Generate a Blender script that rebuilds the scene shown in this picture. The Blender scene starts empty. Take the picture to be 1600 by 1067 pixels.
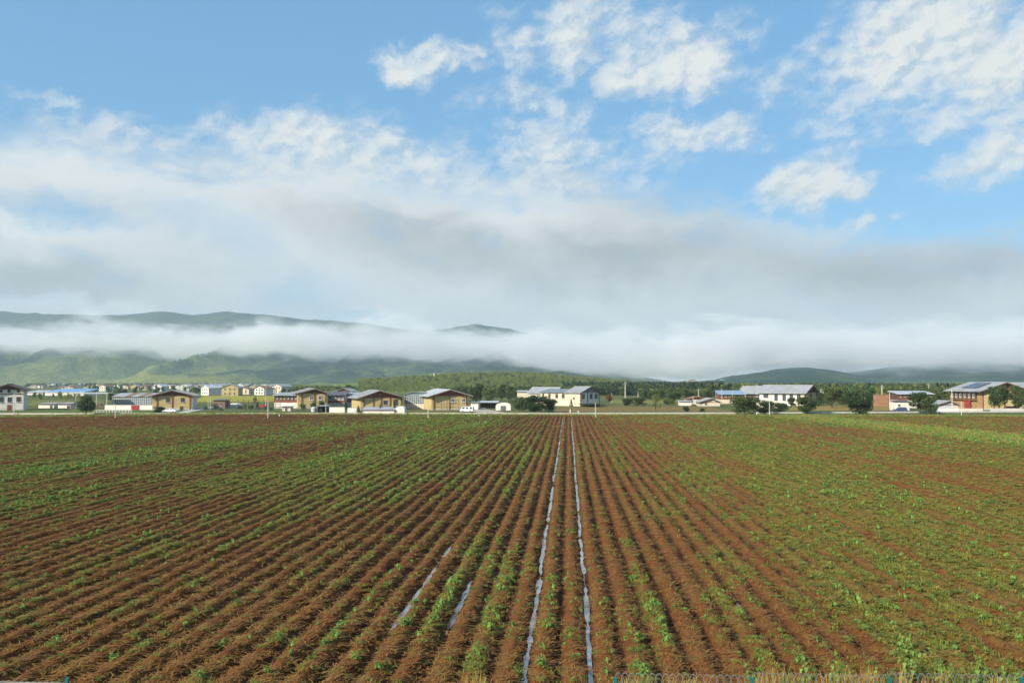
import bpy, bmesh, math, random
import numpy as np
from mathutils import Vector, Matrix
random.seed(7); rng = np.random.default_rng(11)
R = math.radians
scene = bpy.context.scene
COL = scene.collection

# ------------------------------------------------------------------ camera
FPX, CAMH = 1386.0, 10.0            # focal length in photo pixels, camera height (m)
YAW, PITCH = R(3.63), R(2.62)
cam_d = bpy.data.cameras.new('camera'); cam = bpy.data.objects.new('camera', cam_d); COL.objects.link(cam)
cam_d.sensor_width = 36.0; cam_d.lens = 36.0 * FPX / 1600.0
cam_d.clip_start = 0.5; cam_d.clip_end = 60000
cam.location = (0, 0, CAMH); cam.rotation_euler = (R(90) + PITCH, 0, YAW)
scene.camera = cam
CAMR = Matrix.Rotation(YAW, 3, 'Z') @ Matrix.Rotation(R(90) + PITCH, 3, 'X')

def ray(px, py):
    return CAMR @ Vector(((px - 800) / FPX, -(py - 533.5) / FPX, -1.0))
def ground(px, py, z=0.0):
    r = ray(px, py); t = (z - CAMH) / r.z
    return Vector((r.x * t, r.y * t, z))
def onY(px, py, Y):                 # where the sight line meets the upright plane y = Y
    r = ray(px, py); t = Y / r.y
    return r.x * t, CAMH + r.z * t
def ang(px, py):                    # direction as azimuth (from +Y to the right) and elevation
    r = ray(px, py).normalized()
    return math.atan2(r.x, r.y), math.asin(r.z)

# ------------------------------------------------------------------ light
SUN_AZ, SUN_EL = R(-137), R(28)     # azimuth from +Y, clockwise; the sun stands behind the camera on the left
sdir = Vector((math.sin(SUN_AZ) * math.cos(SUN_EL), math.cos(SUN_AZ) * math.cos(SUN_EL), math.sin(SUN_EL)))
sun_d = bpy.data.lights.new('sun', 'SUN'); sun_d.energy = 5.0; sun_d.angle = R(0.6); sun_d.color = (1.0, 0.90, 0.75)
sun = bpy.data.objects.new('sun', sun_d); COL.objects.link(sun)
sun.rotation_euler = (-sdir).to_track_quat('-Z', 'Y').to_euler(); sun.location = sdir * 200
vs = scene.view_settings
vs.view_transform = 'Standard'; vs.look = 'None'; EXPO = 0.52; vs.exposure = EXPO; vs.gamma = 1.0; vs.use_curve_mapping = False
cy = scene.cycles
cy.use_denoising = True; cy.max_bounces = 8; cy.diffuse_bounces = 2; cy.glossy_bounces = 3
cy.transmission_bounces = 4; cy.volume_bounces = 4; cy.transparent_max_bounces = 8
cy.use_adaptive_sampling = True; cy.adaptive_threshold = 0.02
cy.volume_step_rate = 0.6; cy.volume_max_steps = 128; cy.caustics_reflective = False; cy.caustics_refractive = False

# ------------------------------------------------------------------ node helpers
class NT:
    def __init__(s, tree): s.t = tree
    def n(s, kind, **kw):
        nd = s.t.nodes.new(kind)
        for k, v in kw.items(): setattr(nd, k, v)
        return nd
    def put(s, sock, v):
        if v is None: return
        if isinstance(v, bpy.types.NodeSocket): s.t.links.new(v, sock)
        else: sock.default_value = v
    def m(s, op, a, b=None, c=None, clamp=False):
        nd = s.n('ShaderNodeMath', operation=op, use_clamp=clamp)
        for i, v in enumerate((a, b, c)): s.put(nd.inputs[i], v)
        return nd.outputs[0]
    def v(s, op, a, b=None):
        nd = s.n('ShaderNodeVectorMath', operation=op)
        s.put(nd.inputs[0], a); s.put(nd.inputs[1], b)
        return nd.outputs['Value'] if op in ('LENGTH', 'DOT_PRODUCT') else nd.outputs[0]
    def ss(s, x, a, b, lo=0.0, hi=1.0):
        nd = s.n('ShaderNodeMapRange', interpolation_type='SMOOTHSTEP')
        s.put(nd.inputs[0], x); nd.inputs[1].default_value = a; nd.inputs[2].default_value = b
        nd.inputs[3].default_value = lo; nd.inputs[4].default_value = hi
        return nd.outputs[0]
    def lin(s, x, a, b, lo=0.0, hi=1.0):
        nd = s.n('ShaderNodeMapRange'); nd.clamp = True
        s.put(nd.inputs[0], x); nd.inputs[1].default_value = a; nd.inputs[2].default_value = b
        nd.inputs[3].default_value = lo; nd.inputs[4].default_value = hi
        return nd.outputs[0]
    def noise(s, vec, scale, detail=4, rough=0.5, dist=0.0, out=0, lac=2.0):
        nd = s.n('ShaderNodeTexNoise'); s.put(nd.inputs['Vector'], vec)
        nd.inputs['Scale'].default_value = scale; nd.inputs['Detail'].default_value = detail
        nd.inputs['Roughness'].default_value = rough; nd.inputs['Distortion'].default_value = dist
        nd.inputs['Lacunarity'].default_value = lac
        return nd.outputs[out]
    def mix(s, f, a, b, blend='MIX'):
        nd = s.n('ShaderNodeMix', data_type='RGBA', blend_type=blend)
        s.put(nd.inputs[0], f)
        for i, v in ((6, a), (7, b)):
            if isinstance(v, tuple) and len(v) == 3: v = (*v, 1)
            s.put(nd.inputs[i], v)
        return nd.outputs[2]
    def comb(s, x, y, z=0.0):
        nd = s.n('ShaderNodeCombineXYZ')
        for i, v in enumerate((x, y, z)): s.put(nd.inputs[i], v)
        return nd.outputs[0]
    def ramp(s, x, pts, interp='LINEAR'):
        nd = s.n('ShaderNodeValToRGB'); s.put(nd.inputs[0], x); cr = nd.color_ramp; cr.interpolation = interp
        while len(cr.elements) < len(pts): cr.elements.new(0.5)
        for e, (p, c) in zip(cr.elements, pts):
            e.position = p; e.color = (c, c, c, 1) if isinstance(c, (int, float)) else (*c, 1)
        return nd.outputs[0]

# ------------------------------------------------------------------ sky (world)
world = bpy.data.worlds.new('World'); scene.world = world; world.use_nodes = True
wt = world.node_tree; wt.nodes.clear(); W = NT(wt)
SKYS = 0.13
sky = W.n('ShaderNodeTexSky', sky_type='NISHITA', sun_disc=False)
sky.sun_elevation = SUN_EL; sky.sun_rotation = SUN_AZ; sky.altitude = 300; sky.air_density = 1.0; sky.dust_density = 0.25; sky.ozone_density = 2.0
tc = W.n('ShaderNodeTexCoord'); D0 = tc.outputs['Generated']
sp = W.n('ShaderNodeSeparateXYZ'); W.put(sp.inputs[0], D0)
AZ = W.m('ARCTAN2', sp.outputs[0], sp.outputs[1]); EL = W.m('ARCSINE', sp.outputs[2])
UV = W.comb(AZ, EL)
# wispy warp of the cloud shapes
wn = W.v('SUBTRACT', W.noise(UV, 7, 3, 0.5, out=1), (0.5, 0.5, 0.5)); wn2 = W.v('SUBTRACT', W.noise(UV, 30, 6, 0.65, out=1), (0.5, 0.5, 0.5))
UVW = W.v('ADD', W.v('ADD', UV, W.v('MULTIPLY', wn, (0.16, 0.07, 0))), W.v('MULTIPLY', wn2, (0.07, 0.045, 0)))
def ell(px, py, rx, ry, rot=0.0, inner=0.05, uv=UVW):
    a, e = ang(px, py)
    d = W.v('SUBTRACT', uv, (a, e, 0))
    if rot:
        vr = W.n('ShaderNodeVectorRotate', rotation_type='Z_AXIS'); W.put(vr.inputs['Vector'], d); vr.inputs['Angle'].default_value = R(-rot); d = vr.outputs[0]
    d = W.v('MULTIPLY', d, (FPX / rx, FPX / ry, 0))
    return W.ss(W.v('LENGTH', d), 1.0, inner)
def stack(items, uv=UVW):
    acc = None
    for it in items:
        k = it[5] if len(it) > 5 else 1.0
        e = ell(*it[:5], uv=uv)
        if k != 1.0: e = W.m('MULTIPLY', e, k)
        acc = e if acc is None else W.m('MAXIMUM', acc, e)
    return acc
# cloud texture: strands lean along the wind, with finer mottles on top
vr = W.n('ShaderNodeVectorRotate', rotation_type='Z_AXIS'); W.put(vr.inputs['Vector'], W.v('ADD', UV, W.v('MULTIPLY', wn2, (0.02, 0.02, 0)))); vr.inputs['Angle'].default_value = R(-14)
UVs = W.v('MULTIPLY', vr.outputs[0], (0.78, 1.22, 1))
def cl(off):
    q = W.v('ADD', UVs, off)
    return W.noise(q, 9.0, 6, 0.56, 0.1), W.noise(q, 34, 6, 0.6, 0.15)
nb, nm = cl((0, 0, 0)); nbo, nmo = cl((-0.006, 0.011, 0))
puffs = stack([(640, 100, 130, 42, 4, .95), (715, 80, 120, 42, -4, .9), (900, 60, 220, 125, 0, 1.08), (1080, 90, 170, 90, 0, .95), (960, 115, 260, 70, 0, 0.8), (1010, 12, 80, 36, 0, .5),
               (1420, 55, 300, 150, 14, 1.15), (1570, 80, 250, 210, 0, 1.1), (1180, 20, 130, 50, 0, .62), (1545, 245, 160, 80, 15, .9), (1270, 280, 190, 75, 20, .92), (1400, 215, 120, 55, 30, .7),
               (1360, 347, 70, 30, 0, .7), (1365, 295, 70, 32, 0, .75), (850, 178, 200, 50, -10, .75), (1060, 205, 190, 50, -3, .75), (1140, 203, 110, 50, 0, .85),
               (600, 240, 380, 100, -6, .82), (860, 250, 280, 90, 0, .8), (440, 215, 240, 60, 0, .7), (70, 155, 300, 28, 0, .55), (1460, 180, 190, 90, 0, .7), (180, 200, 300, 60, 0, .6)])
away = W.ss(W.m('ABSOLUTE', W.m('ADD', AZ, 0.06)), 0.62, 0.85)
away = W.m('MULTIPLY', away, W.ss(W.noise(UV, 2.6, 3, .5), 0.42, 0.68))
puffs = W.m('MAXIMUM', puffs, W.m('MULTIPLY', away, 0.85))
pd = W.m('ADD', puffs, W.m('MULTIPLY', W.m('SUBTRACT', nb, 0.5), 2.5))
pd = W.m('ADD', pd, W.m('MULTIPLY', W.m('SUBTRACT', nm, 0.5), 1.6))
pa = W.m('MULTIPLY', W.ss(pd, 0.10, 1.22), W.ss(puffs, 0.0, 0.35))
lit = W.m('ADD', W.m('MULTIPLY', W.m('SUBTRACT', nb, nbo), 3.0), W.m('MULTIPLY', W.m('SUBTRACT', nm, nmo), 1.9))
shade = W.lin(lit, -0.30, 0.12)
def C(r, g, b):
    k = 1 / (SKYS * 2 ** EXPO); return (r * k, g * k, b * k, 1)
pcol = W.mix(shade, C(0.60, 0.69, 0.75), C(0.86, 0.88, 0.85))
skyc = W.mix(1.0, sky.outputs[0], (0.84, 0.97, 0.97, 1), 'MULTIPLY')
skyc = W.mix(0.62, skyc, C(0.15, 0.41, 0.72))
skyc = W.mix(W.m('MULTIPLY', pa, 0.95), skyc, pcol)
# grey stratus bank along the horizon; its upper edge follows the azimuth
azn = W.lin(AZ, -0.70, 0.56)
edge_px = [(-100, 175), (0, 195), (150, 200), (300, 212), (520, 225), (700, 262), (900, 282), (1100, 310), (1200, 340), (1350, 352), (1600, 365), (1700, 360)]
pts = [((ang(x, y)[0] + 0.70) / 1.26, ang(x, y)[1] / 0.5) for x, y in edge_px]
edge = W.m('MULTIPLY', W.ramp(azn, pts), 0.5)
UVb = W.v('MULTIPLY', UV, (0.55, 1.3, 1))
sb = W.noise(UVb, 5.0, 8, 0.55, 0.4); sb2 = W.noise(UVb, 15.0, 7, 0.6, 0.7)
below = W.m('SUBTRACT', edge, EL)
below = W.m('ADD', below, W.m('MULTIPLY', W.m('SUBTRACT', sb, 0.5), 0.11))
below = W.m('ADD', below, W.m('MULTIPLY', W.m('SUBTRACT', sb2, 0.5), 0.08))
below = W.m('ADD', below, W.m('MULTIPLY', W.m('SUBTRACT', nm, 0.5), 0.05))
ba = W.ss(below, -0.022, 0.045); rim = W.m('MULTIPLY', W.ss(below, 0.005, 0.03), W.ss(below, 0.085, 0.03))
thin = stack([(110, 325, 210, 34, -2, .75), (330, 355, 160, 60, -25, .45), (470, 455, 170, 55, 0, .55), (560, 492, 130, 26, 0, .6), (60, 470, 120, 18, 0, .3), (700, 310, 260, 40, 0, .35)])
thin = W.m('MAXIMUM', thin, W.m('MULTIPLY', W.ss(sb2, 0.52, 0.70), 0.30))
thin = W.m('MULTIPLY', thin, W.lin(sb2, 0.3, 0.62, 0.35, 1.0))
ba = W.m('MULTIPLY', ba, W.m('SUBTRACT', 1.0, thin))
dark = stack([(700, 390, 330, 80, -12, .9), (980, 400, 300, 85, 0, 1.0), (80, 435, 230, 62, 0, 1.0), (1300, 420, 360, 75, 0, .9), (1560, 400, 200, 60, 0, .8), (430, 320, 280, 60, -20, .4), (1000, 330, 200, 60, 0, .5)])
darkn = W.m('ADD', W.m('MULTIPLY', dark, 0.8), W.m('ADD', W.m('MULTIPLY', W.m('SUBTRACT', sb, 0.5), 1.3), W.m('MULTIPLY', W.m('SUBTRACT', sb2, 0.5), 0.7)))
bright = stack([(950, 490, 150, 38, -8, .9), (1500, 490, 190, 32, 0, 1.0), (60, 345, 240, 26, 0, 1.0), (120, 478, 260, 22, 0, .8), (900, 560, 700, 75, 0, .75), (60, 240, 300, 60, 0, .9), (430, 235, 330, 40, 0, .9), (600, 492, 100, 14, 0, .9), (1150, 520, 300, 40, 0, .5)])
bright = W.m('MAXIMUM', bright, W.m('MULTIPLY', rim, W.ss(AZ, 0.16, -0.05, 0.15, 0.8)))
bright = W.m('ADD', bright, W.m('MULTIPLY', W.m('SUBTRACT', sb2, 0.5), 0.35))
bcol = W.mix(W.lin(darkn, -0.05, 0.85), C(0.77, 0.80, 0.80), C(0.455, 0.475, 0.475))
low = W.ss(EL, 0.09, 0.015, 0.0, 0.40)
bright = W.m('MAXIMUM', bright, low)
bcol = W.mix(W.lin(bright, 0.1, 1.1), bcol, C(0.86, 0.885, 0.865))
skyc = W.mix(W.m('MULTIPLY', ba, 0.97), skyc, bcol)
bg = W.n('ShaderNodeBackground'); W.put(bg.inputs[0], skyc); bg.inputs[1].default_value = SKYS
wo = W.n('ShaderNodeOutputWorld'); wt.links.new(bg.outputs[0], wo.inputs[0])
world.cycles.sampling_method = 'MANUAL'; world.cycles.sample_map_resolution = 512

# ------------------------------------------------------------------ materials
MATS = {}
def mat(name, color, rough=0.8, spec=0.3, metal=0.0, var=0.0, vscale=3.0, bump=0.0, bscale=20.0, color2=None):
    if name in MATS: return MATS[name]
    m = bpy.data.materials.new(name); m.use_nodes = True; N = NT(m.node_tree)
    b = m.node_tree.nodes['Principled BSDF']
    b.inputs['Roughness'].default_value = rough; b.inputs['Specular IOR Level'].default_value = spec; b.inputs['Metallic'].default_value = metal
    b.inputs['Base Color'].default_value = (*color, 1)
    if var or color2:
        t = N.n('ShaderNodeTexCoord'); g = N.n('ShaderNodeNewGeometry')
        nn = N.noise(g.outputs['Position'], vscale, 5, 0.6)
        c2 = color2 or tuple(max(0, c * (1 - var)) for c in color)
        N.put(b.inputs['Base Color'], N.mix(N.lin(nn, 0.35, 0.68), color, c2))
    if bump:
        g = N.n('ShaderNodeNewGeometry'); bp = N.n('ShaderNodeBump'); bp.inputs['Strength'].default_value = bump; bp.inputs['Distance'].default_value = 0.05
        N.put(bp.inputs['Height'], N.noise(g.outputs['Position'], bscale, 4, 0.6)); N.put(b.inputs['Normal'], bp.outputs[0])
    MATS[name] = m; return m
M_white = mat('whitewash', (0.74, 0.71, 0.66), var=0.18, vscale=0.5, color2=(0.58, 0.54, 0.48))
M_cream = mat('cream_plaster', (0.66, 0.58, 0.45), color2=(0.52, 0.44, 0.33), vscale=0.4)
M_yellow = mat('rammed_earth', (0.50, 0.41, 0.20), color2=(0.40, 0.30, 0.14), vscale=0.35, bump=0.4, bscale=3)
M_orange = mat('orange_timber', (0.43, 0.28, 0.13), color2=(0.34, 0.20, 0.10), vscale=0.8)
M_wood = mat('dark_timber', (0.12, 0.065, 0.04), color2=(0.08, 0.045, 0.03), vscale=1.5)
M_redwood = mat('red_timber', (0.24, 0.075, 0.045), color2=(0.16, 0.06, 0.04), vscale=1.0)
M_roof = mat('pale_metal_roof', (0.36, 0.37, 0.375), rough=0.65, color2=(0.26, 0.27, 0.28), vscale=0.25)
M_roofw = mat('white_metal_roof', (0.52, 0.54, 0.56), rough=0.5, color2=(0.40, 0.43, 0.46), vscale=0.25)
M_roofb = mat('blue_metal_roof', (0.22, 0.38, 0.62), rough=0.45, color2=(0.17, 0.31, 0.54), vscale=0.1)
M_roofd = mat('dark_slate_roof', (0.09, 0.09, 0.11), rough=0.7, color2=(0.14, 0.14, 0.17), vscale=0.6)
M_rust = mat('rusty_roof', (0.26, 0.17, 0.11), color2=(0.18, 0.12, 0.08), vscale=0.5)
M_glass = mat('window_glass', (0.06, 0.08, 0.09), rough=0.08, spec=0.6)
M_pale_glass = mat('sunroom_glass', (0.17, 0.23, 0.26), rough=0.15, spec=0.6, color2=(0.10, 0.15, 0.17), vscale=0.6)
M_frame = mat('window_frame', (0.62, 0.60, 0.56))
M_framed = mat('dark_window_frame', (0.10, 0.07, 0.055))
M_red = mat('red_paint', (0.36, 0.05, 0.045), var=0.25)
M_metal = mat('grey_steel', (0.34, 0.37, 0.38), rough=0.4, metal=0.3)
M_conc = mat('concrete', (0.52, 0.50, 0.45), color2=(0.42, 0.40, 0.36), vscale=0.7)
M_pole = mat('pole_concrete', (0.60, 0.57, 0.48), color2=(0.48, 0.45, 0.38), vscale=2.0)
M_brick = mat('brick', (0.36, 0.20, 0.11), color2=(0.27, 0.15, 0.09), vscale=2.0)
M_solar = mat('solar_glass', (0.02, 0.025, 0.035), rough=0.2, spec=0.5)
M_carw = mat('white_car_paint', (0.75, 0.76, 0.77), rough=0.25, spec=0.5)
M_carb = mat('blue_car_paint', (0.05, 0.07, 0.16), rough=0.25, spec=0.5)
M_tyre = mat('tyre_rubber', (0.02, 0.02, 0.02))
M_lamp = mat('lamp_lens', (0.6, 0.6, 0.58), rough=0.2)
M_tail = mat('tail_lens', (0.35, 0.02, 0.02), rough=0.2)
M_bark = mat('bark', (0.11, 0.08, 0.055), var=0.4, vscale=6)
M_teal = mat('teal_post_paint', (0.015, 0.12, 0.12), rough=0.45)
M_wire = mat('galvanised_wire', (0.20, 0.21, 0.20), rough=0.5, metal=0.3)
M_plank = mat('weathered_plank', (0.22, 0.15, 0.10), color2=(0.15, 0.10, 0.07), vscale=2)

def leaf_mat(name, c1, c2, yellow=None, trans=0.25):
    m = bpy.data.materials.new(name); m.use_nodes = True; N = NT(m.node_tree); tr = m.node_tree
    b = tr.nodes['Principled BSDF']; b.inputs['Roughness'].default_value = 0.65; b.inputs['Specular IOR Level'].default_value = 0.25
    oi = N.n('ShaderNodeObjectInfo'); g = N.n('ShaderNodeNewGeometry')
    f = N.m('ADD', N.m('MULTIPLY', oi.outputs['Random'], 0.6), N.m('MULTIPLY', g.outputs['Random Per Island'], 0.6))
    col = N.mix(N.lin(f, 0.15, 1.0), c1, c2)
    if yellow:
        r2 = N.m('FRACT', N.m('MULTIPLY', oi.outputs['Random'], 17.3))
        col = N.mix(N.m('MULTIPLY', N.ss(r2, 0.62, 0.95), 0.8), col, yellow)
    N.put(b.inputs['Base Color'], col)
    td = N.n('ShaderNodeBsdfTranslucent'); N.put(td.inputs[0], col); mx = N.n('ShaderNodeMixShader'); mx.inputs[0].default_value = trans
    tr.links.new(b.outputs[0], mx.inputs[1]); tr.links.new(td.outputs[0], mx.inputs[2])
    tr.links.new(mx.outputs[0], tr.nodes['Material Output'].inputs[0])
    MATS[name] = m; return m
M_leaf = leaf_mat('tree_leaves', (0.065, 0.10, 0.026), (0.14, 0.18, 0.05))
M_leafd = leaf_mat('dark_leaves', (0.045, 0.078, 0.026), (0.10, 0.14, 0.045))
M_leafl = leaf_mat('light_leaves', (0.10, 0.15, 0.035), (0.19, 0.22, 0.055))
M_needle = leaf_mat('needles', (0.018, 0.04, 0.024), (0.04, 0.07, 0.035))
M_leafr = leaf_mat('rust_leaves', (0.24, 0.10, 0.04), (0.34, 0.16, 0.06))
M_weed = leaf_mat('weed_leaves', (0.105, 0.145, 0.025), (0.23, 0.26, 0.045), (0.34, 0.25, 0.05))
M_weedb = leaf_mat('fresh_weed_leaves', (0.10, 0.20, 0.04), (0.22, 0.34, 0.07))
M_straw = leaf_mat('dry_straw', (0.19, 0.076, 0.019), (0.38, 0.175, 0.04), (0.33, 0.24, 0.046), 0.15)
M_drygrass = leaf_mat('dry_grass', (0.33, 0.19, 0.05), (0.46, 0.32, 0.10), None, 0.25)

# ------------------------------------------------------------------ mesh helpers
class MB:
    def __init__(s): s.v = []; s.f = []
    def poly(s, pts, faces):
        o = len(s.v); s.v += [tuple(p) for p in pts]; s.f += [tuple(i + o for i in f) for f in faces]; return s
    def box(s, x0, x1, y0, y1, z0, z1):
        return s.poly([(x0, y0, z0), (x1, y0, z0), (x1, y1, z0), (x0, y1, z0), (x0, y0, z1), (x1, y0, z1), (x1, y1, z1), (x0, y1, z1)],
                      [(0, 3, 2, 1), (4, 5, 6, 7), (0, 1, 5, 4), (1, 2, 6, 5), (2, 3, 7, 6), (3, 0, 4, 7)])
    def tube(s, a, b, r0, r1, n=6, cap=True):
        a, b = Vector(a), Vector(b); d = (b - a).normalized()
        u = d.orthogonal().normalized(); w = d.cross(u); pts = []
        for c, r in ((a, r0), (b, r1)):
            for i in range(n):
                t = 2 * math.pi * i / n; pts.append(c + (u * math.cos(t) + w * math.sin(t)) * r)
        fs = [(i, (i + 1) % n, n + (i + 1) % n, n + i) for i in range(n)]
        if cap: fs += [tuple(range(n - 1, -1, -1)), tuple(range(n, 2 * n))]
        return s.poly(pts, fs)
    def prism_y(s, prof, y0, y1):       # profile in xz, counter-clockwise seen from -y
        n = len(prof); pts = [(x, y0, z) for x, z in prof] + [(x, y1, z) for x, z in prof]
        return s.poly(pts, [tuple(range(n)), tuple(range(2 * n - 1, n - 1, -1))] + [(i + n, (i + 1) % n + n, (i + 1) % n, i) for i in range(n)])
    def mesh(s, name, material):
        me = bpy.data.meshes.new(name); me.from_pydata(s.v, [], s.f)
        if material: me.materials.append(material)
        me.update(); return me
    def build(s, name, material, parent=None):
        return link(name, s.mesh(name, material), parent)
def link(name, data, parent=None, loc=None, rz=None):
    o = bpy.data.objects.new(name, data); COL.objects.link(o)
    if parent is not None: o.parent = parent
    if loc is not None: o.location = loc
    if rz is not None: o.rotation_euler = (0, 0, rz)
    return o
def tag(o, label=None, cat=None, group=None, kind=None):
    if label: o['label'] = label
    if cat: o['category'] = cat
    if group: o['group'] = group
    if kind: o['kind'] = kind
    return o
def thing(name, label, cat, loc, rz=0, group=None):
    return tag(link(name, None, None, loc, rz), label, cat, group)
def smooth(o):
    o.data.polygons.foreach_set('use_smooth', [True] * len(o.data.polygons)); return o
def np_mesh(name, V, F, material, smooth_=True):
    me = bpy.data.meshes.new(name); V = np.asarray(V, np.float32); F = np.asarray(F, np.int32); k = F.shape[1]
    me.vertices.add(len(V)); me.vertices.foreach_set('co', V.ravel())
    me.loops.add(F.size); me.loops.foreach_set('vertex_index', F.ravel())
    me.polygons.add(len(F)); me.polygons.foreach_set('loop_start', np.arange(0, F.size, k, dtype=np.int32))
    if smooth_: me.polygons.foreach_set('use_smooth', np.ones(len(F), bool))
    if material: me.materials.append(material)
    me.update(calc_edges=True); return me

def hsh(ix, iy, seed):
    h = (ix.astype(np.int64) * 374761393 + iy.astype(np.int64) * 668265263 + seed * 982451653) & 0xFFFFFFFF
    h = ((h ^ (h >> 13)) * 1274126177) & 0xFFFFFFFF
    return ((h ^ (h >> 16)) & 0xFFFF) / 65535.0
def vnoise(x, y, seed=0):
    x = np.asarray(x, float); y = np.asarray(y, float)
    ix, iy = np.floor(x), np.floor(y); fx, fy = x - ix, y - iy
    fx = fx * fx * (3 - 2 * fx); fy = fy * fy * (3 - 2 * fy)
    a, b = hsh(ix, iy, seed), hsh(ix + 1, iy, seed); c, d = hsh(ix, iy + 1, seed), hsh(ix + 1, iy + 1, seed)
    return (a * (1 - fx) + b * fx) * (1 - fy) + (c * (1 - fx) + d * fx) * fy
def fbm(x, y, seed=0, oct=5, gain=0.5):
    s = 0; a = 1; t = 0
    for i in range(oct):
        s = s + a * vnoise(x * 2 ** i, y * 2 ** i, seed + i * 17); t += a; a *= gain
    return s / t
def sstep(x, a, b):
    t = np.clip((x - a) / (b - a), 0, 1); return t * t * (3 - 2 * t)

# ------------------------------------------------------------------ ground, field, road
M_leafy = leaf_mat('sunny_leaves', (0.20, 0.25, 0.05), (0.34, 0.36, 0.085), None, 0.4)
def ground_material():
    m = bpy.data.materials.new('meadow_ground'); m.use_nodes = True; N = NT(m.node_tree); b = m.node_tree.nodes['Principled BSDF']
    b.inputs['Roughness'].default_value = 0.9; b.inputs['Specular IOR Level'].default_value = 0.1
    p = N.n('ShaderNodeNewGeometry').outputs['Position']
    n1 = N.noise(N.v('MULTIPLY', p, (0.4, 1.0, 0)), 0.012, 4, 0.55); n2 = N.noise(p, 0.15, 5, 0.65); n3 = N.noise(p, 2.2, 4, 0.6)
    col = N.mix(N.lin(n1, 0.40, 0.62), (0.075, 0.11, 0.035), (0.17, 0.16, 0.05))
    col = N.mix(N.m('MULTIPLY', N.lin(n2, 0.5, 0.7), 0.5), col, (0.20, 0.13, 0.05))
    col = N.mix(N.m('MULTIPLY', N.lin(n3, 0.4, 0.7), 0.45), col, (0.05, 0.085, 0.025))
    N.put(b.inputs['Base Color'], col)
    bp = N.n('ShaderNodeBump'); bp.inputs['Strength'].default_value = 0.6; bp.inputs['Distance'].default_value = 0.2; N.put(bp.inputs['Height'], n3); N.put(b.inputs['Normal'], bp.outputs[0])
    return m
M_ground = ground_material()
S = 26000
gm = MB().poly([(-S, -3000, -0.06), (S, -3000, -0.06), (S, S, -0.06), (-S, S, -0.06)], [(0, 1, 2, 3)])
tag(gm.build('ground', M_ground), kind='structure')

ROW = 1.12; X0 = 0.745              # furrow spacing and the x of the right-hand wet furrow
WET = {0: 1, -2: 1, -5: .8, -7: .8}
def yedge(x): return 262.0 - np.maximum(0, -x - 95) * 0.42 - np.maximum(0, x - 95) * 0.10
def row_wobble(x, y): return 0.20 * (fbm(x * 0.05, y * 0.07, 5, 4) - 0.5)
def field_h(x, y):
    u = (x + row_wobble(x, y) * 1.0 - X0) / ROW
    k = np.round(u); ph = u - k
    pw_ = np.abs(ph); wet = np.zeros_like(ph)
    for kk, w in WET.items(): wet = np.where(k == kk, w, wet)
    pw_ = np.where(wet > 0, np.clip(pw_ - 0.13 * wet, 0, 1) / (0.5 - 0.13 * wet) * 0.5, pw_)
    c = 0.5 - 0.5 * np.cos(2 * np.pi * pw_)
    amp = 0.40 + 0.08 * (hsh(np.floor(u), np.zeros_like(u), 3) - 0.5) + 0.16 * (fbm(x * 0.9, y * 0.35, 9, 3) - 0.5)
    right = sstep(x, 18, 45)
    amp = amp * (1 - 0.05 * right)
    h = amp * np.power(c, 0.62) + 0.10 * (fbm(x * 3.1, y * 2.6, 21, 3) - 0.5) * (0.15 + c) + 0.05 * (vnoise(x * 9, y * 9, 33) - 0.5) * (0.2 + c)
    return 0.06 + np.maximum(h, -0.06) * sstep(yedge(x) - y, 0.0, 5.0)
def strips(x, y):
    g = np.exp(-((x + 52 + (y - 130) * -0.12) / 5.0) ** 2) * sstep(y, 70, 95) * (1 - sstep(y, 175, 215))
    g = g + np.exp(-((x + 27 - (y - 130) * 0.10) / 3.0) ** 2) * sstep(y, 75, 105) * (1 - sstep(y, 200, 250))
    return g + 1.3 * np.exp(-((x - 71 + (y - 180) * 0.10) / 9.0) ** 2) * sstep(y, 130, 160)
def green(x, y):
    """how much of the ground the weeds cover (0..1)"""
    u = np.floor((x - X0) / ROW)
    rowr = hsh(u, np.zeros_like(u), 77)
    g = 0.27 + 0.42 * (fbm(x * 0.055, y * 0.022, 41, 4) - 0.5) * 2 + 0.38 * (rowr - 0.5) + 1.0 * (fbm(x * 0.9, y * 0.06, 55, 4) - 0.5)
    g = g + 0.20 * sstep(x, 5, 24) * (1 - 0.4 * sstep(y, 150, 230)) - 0.30 * np.exp(-((x - 1.5) / 10.0) ** 2) * (1 - sstep(y, 60, 130) * 0.5)
    g = g + 0.16 * sstep(-x, 5, 28) * sstep(y, 26, 90)
    g = g + 0.50 * np.exp(-((x + 52 + (y - 130) * -0.12) / 5.0) ** 2) * sstep(y, 70, 95) * (1 - sstep(y, 175, 215))
    g = g + 0.40 * np.exp(-((x + 27 - (y - 130) * 0.10) / 3.0) ** 2) * sstep(y, 75, 105) * (1 - sstep(y, 200, 250))
    g = g + 0.45 * np.exp(-((x + 40 - (y - 200) * 0.25) / 9.0) ** 2) * sstep(y, 165, 200)
    g = g + 0.75 * np.exp(-((x - 71 + (y - 180) * 0.10) / 10.0) ** 2) * sstep(y, 120, 150)
    g = g - 0.35 * sstep(-x, 60, 90) * sstep(y, 165, 200)
    g = g + 0.28 * np.exp(-((x - 22 - (y - 80) * 0.12) / 7.0) ** 2)
    g = g + 0.5 * (1 - sstep(yedge(x) - y, 0.5, 5))
    return np.clip(g, 0, 1)
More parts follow.
